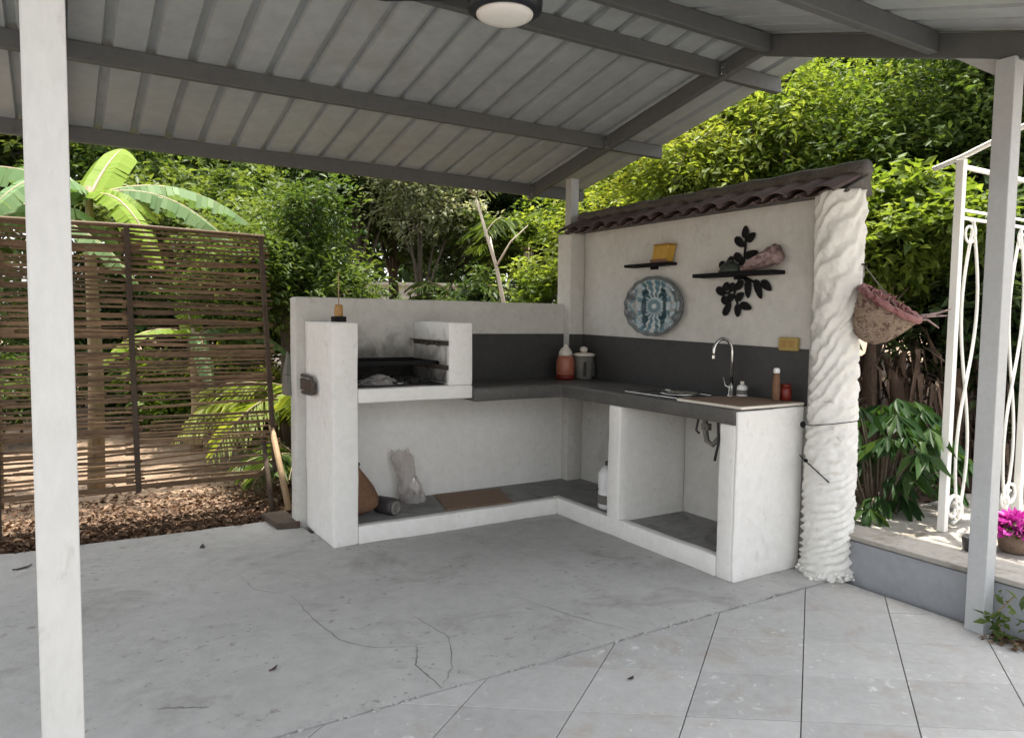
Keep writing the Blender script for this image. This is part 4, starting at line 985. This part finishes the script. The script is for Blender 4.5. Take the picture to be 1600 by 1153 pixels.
# -- left side
TG = 'trees beyond the low wall'; SG = 'shrubs behind the bamboo screen'
tree('broadleaf_tree', 'bright green bushy tree rising between the bamboo screen and the barbecue', 14.6, 9.2, 3.35, 1.2, 1.2, MIDG, .085, 18, 3200, 7, group=TG)
tree('broadleaf_tree', 'mid green tree just right of the banana crown', 8.6, 11.5, 4.4, 1.7, 1.5, MIDG, .13, 16, 1700, 7, group=TG)
tree('broadleaf_tree', 'tall dark tree with gaps of sky behind the bright bushy tree', 17.2, 14.5, 7.2, 2.6, 2.6, DARKL, .17, 15, 1500, 7, group=TG, tr=.14, lobe_r=.36)
tree('broadleaf_tree', 'dark tree behind the banana plant touching the roof eave', 3.5, 13.5, 6.8, 2.7, 2.4, DARKL, .17, 18, 1700, 7, group=TG, tr=.13)
tree('broadleaf_tree', 'dark tree at the far left edge beyond the banana plants', -4.5, 13.0, 6.5, 2.5, 2.5, MIDG, .16, 16, 1500, 7, group=TG, tr=.13)
tree('broadleaf_tree', 'yellowish green tree seen under the eave right of the banana leaves', 10.8, 15.5, 6.2, 2.2, 2.2, MIDG, .17, 14, 1400, 7, group=TG, tr=.13)
for az, d, h, cw, mt, lb in ((-1.5,12.2,2.0,1.2,MIDG,'leafy shrub behind the left end of the bamboo screen'), (5.5,12.0,2.2,1.2,DARKL,'dark shrub behind the screen right of the big banana stem'), (9.6,12.6,2.3,1.3,DARKL,'dark round shrub behind the middle of the screen'), (13.2,12.8,2.0,1.2,MIDG,'green shrub behind the right part of the screen'), (1.5,12.8,2.7,1.3,DARKL,'tall dark shrub behind the big banana plant')):
    tree('garden_shrub', lb, az, d, h, cw, h*.42, mt, .12, 10, 600, 7, cat='shrub', group=SG, tr=.03)
for az, d, h, cw, mt, lb in ((-2.0,10.4,1.05,.8,MIDG,'low leafy plant behind the left end of the screen near the ground'),(2.4,10.9,1.2,.8,DARKL,'low dark plant behind the big banana stem'),(6.6,10.2,1.1,.85,BRIGHT,'low bright plant behind the middle stile of the screen'),(10.4,10.8,1.15,.9,MIDG,'low green plant behind the right half of the screen'),(13.6,10.0,1.0,.7,LIME,'low yellow green plant behind the right stile of the screen')):
    tree('low_shrub', lb, az, d, h, cw, h*.46, mt, .10, 10, 620, 7, cat='shrub', group='low plants behind the bamboo screen', tr=.02)
palm('garden_palm', 'small bright palm beside the left end of the low wall', 16.2, 7.4, .75, 12, 1.05, LIME, 'small palms by the low wall', tone0=.6)
palm('garden_palm', 'low dark palm at the foot of the barbecue side wall', 16.0, 6.75, .25, 10, .8, MIDG, 'small palms by the low wall', tone0=.5)
palm('garden_palm', 'yellow green palm behind the right stile of the screen', 13.9, 8.2, .45, 11, 1.0, LIME, 'small palms by the low wall', tone0=.8)

# -- middle, over the low wall
tree('broadleaf_tree', 'pale grey green sunlit tree in the middle above the low wall', 24.6, 10.6, 4.5, 1.05, 1.0, GREYLEAF, .085, 15, 1700, 7, group=TG, lobe_r=.36, tr=.06)
tree('broadleaf_tree', 'dark tree left of the pale grey green tree', 20.0, 12.2, 5.1, 1.3, 1.2, DARKL, .14, 15, 1500, 7, group=TG, lobe_r=.38)
tree('broadleaf_tree', 'large dark tree behind the pale leaning trunk', 30.2, 13.8, 6.4, 2.0, 2.3, DARKL, .16, 17, 1900, 7, group=TG, tr=.12)
tree('broadleaf_tree', 'dark tree behind the tall roof post', 36.2, 13.0, 6.2, 1.9, 2.4, DARKL, .16, 17, 1900, 7, group=TG, tr=.12)
tree('broadleaf_tree', 'olive green tree far behind the pale grey green tree', 22.5, 15.5, 6.2, 2.6, 2.0, MIDG, .20, 14, 1300, 7, group=TG, tr=.14, lobe_r=.36)
tree('garden_shrub', 'yellow tipped green shrub above the right end of the low wall', 34.0, 8.6, 2.35, .62, .75, BRIGHT, .10, 10, 600, 7, cat='shrub', group='shrubs behind the low wall', tr=.03)
tree('garden_shrub', 'olive shrub above the left part of the low wall', 17.6, 9.6, 2.2, .55, .5, MIDG, .10, 10, 500, 7, cat='shrub', group='shrubs behind the low wall', tr=.03)
tree('garden_shrub', 'dark shrub behind the leaning trunk at the low wall', 29.2, 9.4, 2.4, .8, .9, DARKL, .11, 10, 650, 7, cat='shrub', group='shrubs behind the low wall', tr=.03)
palm('garden_palm', 'arching palm with drooping fronds behind the leaning trunk', 33.0, 10.6, 2.5, 13, 1.5, MIDG, 'palms beyond the low wall', tr=.08, tone0=.55)
palm('garden_palm', 'arching palm left of the leaning trunk above the low wall', 28.0, 9.9, 1.75, 12, 1.15, MIDG, 'palms beyond the low wall', tr=.06, tone0=.6)
# leaning bare trunk
lt = thing('bare_tree', (3.95,6.35,-.05), 'pale bare slender tree leaning left above the low wall', 'tree')
x0, y0 = polar(31.2, 7.6); lt.location = (x0+.1,y0,-.05); WLOC[lt.name] = Vector(lt.location)
bx, by = polar(31.35, 7.6); tx, ty = polar(29.0, 7.7)
mb = MB(); A = Vector((bx+.35,by-.2,-.1)); Bt = Vector((tx,ty,2.75)); P = [A.lerp(Bt,i/8)+Vector((math.sin(i*1.3),math.cos(i*1.7),0))*.018 for i in range(9)]
mb.tube(P, [.036-.0028*i for i in range(9)], 8); build('trunk', mb, PALEB, lt, smooth=True)
for k in range(8):
    s0 = P[random.choice([6,7,8,8])]; a = random.uniform(0,6.28); ln = random.uniform(.25,.7); e = s0+Vector((math.cos(a)*ln*.7, math.sin(a)*ln*.7, ln*random.uniform(.3,1)))
    build('branch', MB().tube([s0, s0.lerp(e,.5)+Vector((random.uniform(-.05,.05),0,.04)), e], [.014,.009,.004], 5), PALEB, lt, smooth=True)
e = P[3]+Vector((.55,-.1,.75)); build('branch', MB().tube([P[2],P[3]+Vector((.2,0,.15)),e], [.014,.010,.005], 5), PALEB, lt, smooth=True)
B, D_, tn, _, _ = crown_points(Bt+Vector((0,0,.15)), .45,.45,.35, 6, 60, 5); link('leaf_sprays', leaf_mesh(B-np.array(WLOC[lt.name]), D_, .09, .4, .3, tn), GREYLEAF, lt)

# far pale wall seen as a bright strip between the trunks
xx, yy = polar(24, 18.5)
fw = thing('boundary_wall', (xx,yy,0), 'far sunlit white boundary wall glimpsed between the trunks', 'wall')
d = Vector((math.cos(rad(24)),-math.sin(rad(24)),0)); n_ = Vector((d.y,-d.x,0))*-.1
c = Vector((xx,yy,0)); L0, L1 = c-d*3.6, c+d*4.2
build('wall_body', MB().hexa([L0-n_-Vector((0,0,.1)),L1-n_-Vector((0,0,.1)),L1+n_-Vector((0,0,.1)),L0+n_-Vector((0,0,.1))],[L0-n_+Vector((0,0,2.28)),L1-n_+Vector((0,0,2.28)),L1+n_+Vector((0,0,2.28)),L0+n_+Vector((0,0,2.28))]), WALLF, fw, bevel=.02)
build('coping', MB().hexa([L0-n_*1.3+Vector((0,0,2.285)),L1-n_*1.3+Vector((0,0,2.285)),L1+n_*1.3+Vector((0,0,2.285)),L0+n_*1.3+Vector((0,0,2.285))],[L0-n_*1.3+Vector((0,0,2.36)),L1-n_*1.3+Vector((0,0,2.36)),L1+n_*1.3+Vector((0,0,2.36)),L0+n_*1.3+Vector((0,0,2.36))]), WALLF, fw)

# -- right side
RG = 'trees behind the tiled wall'
tree('broadleaf_tree', 'lime green tree directly above the left end of the tiled coping', 41.5, 9.0, 3.9, 1.45, 1.25, LIME, .085, 26, 5200, 7, group=RG, lobe_r=.36)
tree('broadleaf_tree', 'yellow green tree under the roof gable beside a dark bare trunk', 46.5, 10.2, 5.4, 1.9, 1.8, LIME, .09, 30, 6500, 7, group=RG, lobe_r=.34)
tree('broadleaf_tree', 'bright green tree rising above the twisted column', 52.5, 9.4, 5.0, 1.8, 1.75, BRIGHT, .09, 30, 6200, 7, group=RG, lobe_r=.34)
tree('broadleaf_tree', 'bright green tree left of the right roof post', 58.2, 9.8, 5.0, 1.8, 1.8, BRIGHT, .09, 30, 6200, 7, group=RG, lobe_r=.34)
tree('broadleaf_tree', 'mid green tree behind the arbour', 63.2, 9.0, 5.2, 1.8, 2.0, MIDG, .09, 26, 5200, 7, group=RG, lobe_r=.36)
tree('broadleaf_tree', 'dark tree at the right edge beyond the arbour', 69.0, 9.2, 5.4, 1.9, 2.2, DARKL, .13, 18, 2000, 7, group=RG)
tree('broadleaf_tree', 'tall dark tree far behind the lime green trees', 44.0, 15.0, 8.5, 3.0, 3.0, MIDG, .19, 20, 2100, 7, group=RG, tr=.15)
tree('broadleaf_tree', 'tall dark tree far behind the bright tree over the column', 53.0, 15.0, 9.0, 3.1, 3.3, DARKL, .19, 20, 2100, 7, group=RG, tr=.16)
tree('broadleaf_tree', 'tall dark tree far behind the arbour', 62.0, 14.5, 9.0, 3.2, 3.4, MIDG, .19, 20, 2100, 7, group=RG, tr=.16)
tree('garden_shrub', 'fresh green shrub just right of the twisted column top', 58.4, 6.6, 2.65, .72, .62, BRIGHT, .12, 13, 1100, 7, cat='shrub', group='shrubs behind the terrace', tr=.03, z0=.2, lobe_r=.36)
tree('garden_shrub', 'dark leafy shrub above the brown dead stems', 60.4, 7.4, 2.4, .75, .6, DARKL, .12, 12, 900, 7, cat='shrub', group='shrubs behind the terrace', tr=.03, z0=.25)
tree('garden_shrub', 'dark shrub seen through the arbour legs', 63.6, 6.9, 2.5, .8, .85, DARKL, .12, 12, 1000, 7, cat='shrub', group='shrubs behind the terrace', tr=.03, z0=.2)
tree('garden_shrub', 'dark shrub at the right edge behind the arbour', 67.2, 7.0, 2.3, .8, .95, DARKL, .12, 12, 1000, 7, cat='shrub', group='shrubs behind the terrace', tr=.03, z0=.2)
# dark bare trunk under the gable
bx, by = polar(51.2, 8.9); dt = thing('leafless_tree', (bx,by,0), 'thin dark leafless tree standing among the yellow green leaves', 'tree')
build('trunk', MB().tube([(bx,by,-.1),(bx+.08,by,1.5),(bx-.05,by+.05,3.0),(bx+.06,by,4.2),(bx-.03,by,5.6)], [.07,.06,.05,.042,.02], 8), BARK, dt, smooth=True)
for k in range(7):
    z = 2.4+.42*k; a = random.uniform(0,6); build('branch', MB().tube([(bx,by,z),(bx+.35*math.cos(a),by+.35*math.sin(a),z+.25),(bx+.7*math.cos(a),by+.7*math.sin(a),z+.65)], [.022,.015,.006], 5), BARK, dt, smooth=True)
for az, d, z0_, z1_, lb in ((42.2,8.2,2.2,3.3,'pale slanting bare branch stub in the lime green tree'),(44.6,8.8,2.4,3.5,'pale slanting bare trunk right of the branch stub')):
    bx, by = polar(az, d); t = thing('slanting_trunk', (bx,by,0), lb, 'tree', 'pale slanting trunks above the coping')
    e = Vector((bx,by,z1_))+Vector((R_.x,R_.y,0))*.35; build('trunk', MB().tube([(bx-.3*R_.x,by-.3*R_.y,-.1),(bx-.1*R_.x,by-.1*R_.y,z0_*.6),(bx,by,z0_),e], [.08,.07,.055,.03], 7), PALEB, t, smooth=True)
    for q in range(3): build('branch', MB().tube([e, e+Vector((random.uniform(-.3,.3),random.uniform(-.3,.3),random.uniform(.2,.6)))], [.018,.006], 5), PALEB, t, smooth=True)
# dead banana stems, brown and shaggy
for i, (az, d, h, lb) in enumerate(((57.6,6.3,1.35,'brown dead banana stem right behind the hanging basket'),(59.2,6.6,1.25,'brown dead banana stem left of the arbour leg'),(60.6,6.4,1.2,'brown dead banana stem beside the first arbour leg'),(62.2,6.8,1.3,'shaggy dead banana stem seen between the arbour bars'),(55.9,6.5,1.2,'dead banana stem half hidden by the twisted column'),(64.6,6.9,1.2,'dead banana stem behind the right roof post'))):
    x, y = polar(az, d); t = thing('dead_banana_stem', (x,y,.2), lb, 'dead plant', 'dead banana stems on the earth bank')
    lx, ly = random.uniform(-.22,.22), random.uniform(-.2,.2); build('stem', MB().tube([(x,y,.1),(x+lx*.3+.03,y+ly*.3,.5),(x+lx*.6,y+ly*.6,.85*h),(x+lx,y+ly,h*random.uniform(.9,1.15))], [.085,.07,.05,.015], 9), DRY, t, smooth=True)
    for k in range(64):
        a = random.uniform(0,6.28); z = random.uniform(.35,h+.15); r = random.uniform(.05,.13); ln = random.uniform(.2,.6); ca, sa = math.cos(a), math.sin(a)
        p0 = Vector((x+ca*r*.6,y+sa*r*.6,z)); of = random.uniform(.08,.34); p1 = p0+Vector((ca*of,sa*of,random.uniform(-.25,.12)*ln)); p2 = p0+Vector((ca*of*1.3+random.uniform(-.12,.12),sa*of*1.3,-ln*random.uniform(.4,1))); wd = random.uniform(.008,.028); s_ = Vector((-sa,ca,0))
        mb = MB(); mb.add([p0-s_*wd*.4,p0+s_*wd*.4,p1-s_*wd,p1+s_*wd,p2-s_*wd*.3+Vector((ca,sa,0))*.02,p2+s_*wd*.3], [(0,1,3,2),(2,3,5,4)]); build('dead_leaf', mb, DRY, t)
# large lobed plant beside the column
x, y = polar(58.6, 5.45); cs = thing('lobed_leaf_shrub', (x,y,.22), 'deep green shrub with big drooping lobed leaves beside the twisted column', 'shrub')
mb = MB(); tips = []
for k in range(60):
    a = random.uniform(0,6.28); r = random.uniform(.06,.50); z = random.uniform(.36,1.02); e = Vector((x+math.cos(a)*r, y+math.sin(a)*r, z)); s0 = Vector((x+math.cos(a)*.04,y+math.sin(a)*.04,.15))
    mb.tube([s0, s0.lerp(e,.55)+Vector((0,0,.12)), e], [.008,.006,.004], 5, False); tips.append((e,a))
build('stems', mb, BARK, cs, smooth=True)
for e, a in tips:
    Bp = []; Dp = []
    for j in range(7):
        b = a+rad(-78+26*j); Bp.append(tuple(e)); Dp.append((math.cos(b), math.sin(b), -.75+random.uniform(-.15,.1)))
    link('lobed_leaf', leaf_mesh(np.array(Bp)-np.array(WLOC[cs.name]), np.array(Dp), .20, .30, .3, np.clip(rng.normal(.45,.22,7),0,1)), CASS, cs)
# far wood that closes the view
B = []; Dd = []; tn = []
for k in range(190):
    a = rng.uniform(-14,80) if k < 150 else rng.uniform(12,38); d = rng.uniform(21,31); x, y = polar(a, d); z = rng.uniform(.5,9.5); r = rng.uniform(.9,1.9)
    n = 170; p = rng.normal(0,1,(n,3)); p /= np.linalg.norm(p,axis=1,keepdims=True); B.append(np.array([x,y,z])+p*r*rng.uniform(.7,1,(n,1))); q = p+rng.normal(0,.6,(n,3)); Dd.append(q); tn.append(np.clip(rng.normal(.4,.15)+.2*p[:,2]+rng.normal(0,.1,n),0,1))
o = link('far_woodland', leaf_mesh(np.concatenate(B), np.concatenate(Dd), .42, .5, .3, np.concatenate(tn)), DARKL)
tag(o, 'dense dark woodland closing the view far beyond the garden trees', 'woodland', kind='stuff')
# leaf litter behind the slab
n = 11000; X = rng.uniform(-2.5,1.9,n); Y = 5.47+np.abs(rng.normal(0,.75,n)); Z = -.055+rng.uniform(0,.05,n)+.02*np.exp(-((Y-5.6)/.25)**2)
a = rng.uniform(0,6.28,n); Dn = np.stack([np.cos(a),np.sin(a),rng.normal(.05,.28,n)],1)
o = link('leaf_litter', leaf_mesh(np.stack([X,Y,Z],1), Dn, .052, .5, .5, np.clip(rng.normal(.45,.26,n),0,1)), LITTER); tag(o, 'brown dry leaf litter along the back edge of the slab', 'leaf litter', kind='stuff')
n = 2600; X = rng.uniform(4.2,8.5,n); Y = 2.75+rng.uniform(0,5,n); d = np.maximum(0,(Y-2.9)*.9+(X-4.8)*.35); Z = .19+np.minimum(d,6)*.10+rng.uniform(0,.05,n)
a = rng.uniform(0,6.28,n); Dn = np.stack([np.cos(a),np.sin(a),rng.normal(.05,.3,n)],1)
o = link('bank_litter', leaf_mesh(np.stack([X,Y,Z],1), Dn, .10, .4, .5, np.clip(rng.normal(.4,.24,n),0,1)), LITTER); tag(o, 'brown dry leaves scattered over the earth bank', 'leaf litter', kind='stuff')
# weeds by the right post
x, y = 3.80, 1.66; wd_ = thing('weed', (x,y,0), 'green weed growing at the plinth foot beside the right post', 'weed')
n = 55; B = np.stack([rng.normal(x,.02,n), rng.normal(y,.05,n), rng.uniform(0,1,n)**1.6*.24],1); a = rng.uniform(0,6.28,n); Dn = np.stack([np.cos(a)*.8,np.sin(a)*.8,rng.uniform(-.1,.9,n)],1)
B[:,0] = np.minimum(B[:,0],3.85); link('leaves', leaf_mesh(B-np.array([x,y,0]), Dn, .06, .45, .3, np.clip(rng.normal(.5,.2,n),0,1)), MIDG, wd_)
build('stem', MB().tube([(x+.03,y+.02,0),(x+.02,y+.05,.12),(x+.04,y-.02,.23)], .004, 5), STEMG, wd_)
n = 260; B = np.stack([3.86-np.abs(rng.normal(0,.05,n)), rng.uniform(1.2,1.72,n), rng.uniform(.001,.02,n)],1); a = rng.uniform(0,6.28,n); Dn = np.stack([np.cos(a),np.sin(a),rng.normal(.05,.25,n)],1)
o = link('litter_strip', leaf_mesh(B, Dn, .035, .5, .4, np.clip(rng.normal(.5,.2,n),0,1)), LITTER); tag(o, 'dry leaf crumbs gathered at the plinth foot by the right post', 'leaf litter', kind='stuff')
# flower pot
fp = thing('flower_pot', (4.42,1.92,.272), 'small brown pot of magenta flowers on the terrace edge', 'flower pot')
build('pot', MB().lathe([(.065,.2725),(.08,.285),(.09,.34),(.087,.38),(.078,.388),(.072,.37)], (4.42,1.90,0), 18), POTM, fp, smooth=True)
n = 420; p = rng.normal(0,1,(n,3)); p /= np.linalg.norm(p,axis=1,keepdims=True); p[:,2] = np.abs(p[:,2]); B = np.array([4.42,1.90,.385])+p*np.array([.115,.115,.085])*rng.uniform(.6,1,(n,1))
link('petals', leaf_mesh(B-np.array([4.42,1.92,.272]), p+rng.normal(0,.5,(n,3)), .05, .8, .3, np.clip(rng.normal(.5,.28,n),0,1)), PETAL, fp)
n = 60; a = rng.uniform(0,6.28,n); B = np.stack([4.42+.06*np.cos(a),1.90+.06*np.sin(a),rng.uniform(.385,.44,n)],1); link('leaves', leaf_mesh(B-np.array([4.42,1.92,.272]), np.stack([np.cos(a),np.sin(a),rng.uniform(-.2,.5,n)],1), .07, .5, .3), MIDG, fp)
# second dark pot mostly behind the post
sp2 = thing('flower_pot', (4.28,2.06,.272), 'dark empty pot half hidden behind the right roof post', 'flower pot'); build('pot', MB().lathe([(.05,.2725),(.06,.285),(.068,.34),(.064,.35),(.057,.34)], (4.24,2.02,0), 16), DARKG, sp2, smooth=True); build('soil', MB().lathe([(.056,.333),(.03,.336)], (4.24,2.02,0), 14), SOIL, sp2)

# hanging basket on the column
hb = thing('hanging_basket', (3.97,2.45,1.5), 'conical weathered wicker basket with red rim hung on the twisted column', 'basket')
rt = Vector((0,0,1)).rotation_difference(Vector((R_.x*.42-F_.x*.36, R_.y*.42-F_.y*.36, .85)).normalized()).to_matrix() ; bc = Vector((3.965,2.425,1.585))
prof = [(.015,-.215),(.06,-.20),(.105,-.15),(.142,-.07),(.163,0),(.172,.03)]
vs = []; na = 40
for k, (r, z) in enumerate([(prof[min(int(i/24*5),4)][0]*(1-(i/24*5-min(int(i/24*5),4)))+prof[min(int(i/24*5),4)+1][0]*(i/24*5-min(int(i/24*5),4)), prof[min(int(i/24*5),4)][1]*(1-(i/24*5-min(int(i/24*5),4)))+prof[min(int(i/24*5),4)+1][1]*(i/24*5-min(int(i/24*5),4))) for i in range(25)]):
    for j in range(na):
        a = 2*PI*j/na; rr = r+.006*(1 if (j+k) % 2 else -1)*min(1,r/.06); vs.append(rt @ Vector((rr*math.cos(a), rr*math.sin(a), z))+bc)
mb = MB(); mb.add(vs, [(i*na+j, i*na+(j+1)%na, (i+1)*na+(j+1)%na, (i+1)*na+j) for i in range(24) for j in range(na)]+[tuple(range(na-1,-1,-1))])
build('woven_body', mb, WICKER, hb, smooth=True)
P = [rt @ Vector((.172*math.cos(2*PI*i/30), .172*math.sin(2*PI*i/30), .032+.006*math.sin(i*3)))+bc for i in range(31)]
build('rim', MB().tube(P, .020, 7), WICKR, hb, smooth=True)
mb = MB()
for i in range(90):
    a = random.uniform(0,6.28); r = random.uniform(0,.15); p = rt @ Vector((r*math.cos(a), r*math.sin(a), random.uniform(-.01,.045)))+bc; q = p+Vector((random.uniform(-.05,.05),random.uniform(-.05,.05),random.uniform(.0,.04))); mb.tube([p,q], [.007,.004], 4)
tag(build('dry_filling', mb, WICKR, hb), kind='stuff')
e = bc+R_*.17; e.z = bc.z-.055
for dd in ((.17,.02),(.20,.06),(.13,-.05)):
    build('twig', MB().tube([e-R_*.10, e+R_*dd[0]*.5+Vector((0,0,dd[1]*.3+.01)), e+R_*dd[0]+Vector((0,0,dd[1]))], [.010,.007,.004], 5), PINK, hb, smooth=True)
nail = Vector((3.955,2.565,1.835))
for i in (12,20,3): build('hanger_wire', MB().tube([nail, P[i]], .003, 5), GREYTIN, hb)
build('nail', MB().tube([nail+Vector((-.05,.06,0)), nail+Vector((.012,-.02,.004))], .005, 6), BLACK, hb)

# bits on the floor
def chip(x, y, ln, wd, an, mt, lb, name, cat):
    d = Vector((math.cos(rad(an)),math.sin(rad(an)),0)); s_ = Vector((-d.y,d.x,0)); c = Vector((x,y,.001)); mb = MB(); vs = []
    for i in range(7):
        u = i/6-.5; h = wd*(1-(2*u)**2)*.5+.001; lift = .004+.010*(2*u)**2
        vs += [c+d*ln*u+s_*h+Vector((0,0,lift*.7)), c+d*ln*u+Vector((0,0,lift*.3)), c+d*ln*u-s_*h+Vector((0,0,lift))]
    f = []
    for i in range(6): b = 3*i; f += [(b,b+1,b+4,b+3),(b+1,b+2,b+5,b+4)]
    mb.add(vs, f); tag(build(name, mb, mt, loc=(x,y,0)), lb, cat, 'bits fallen on the slab')
chip(.757,3.114,.055,.016,38,DRY,'small brown dry leaf in the middle of the slab','fallen_leaf','leaf')
chip(.781,5.034,.08,.03,80,DARKG,'dark curled leaf near the slab back edge','fallen_leaf','leaf')
chip(-.193,5.12,.11,.03,30,WOODD,'brown dry leaf at the far left of the slab','fallen_leaf','leaf')
chip(2.02,2.28,.035,.02,10,DARKG,'tiny dark leaf chip on the pale paving','fallen_leaf','leaf')
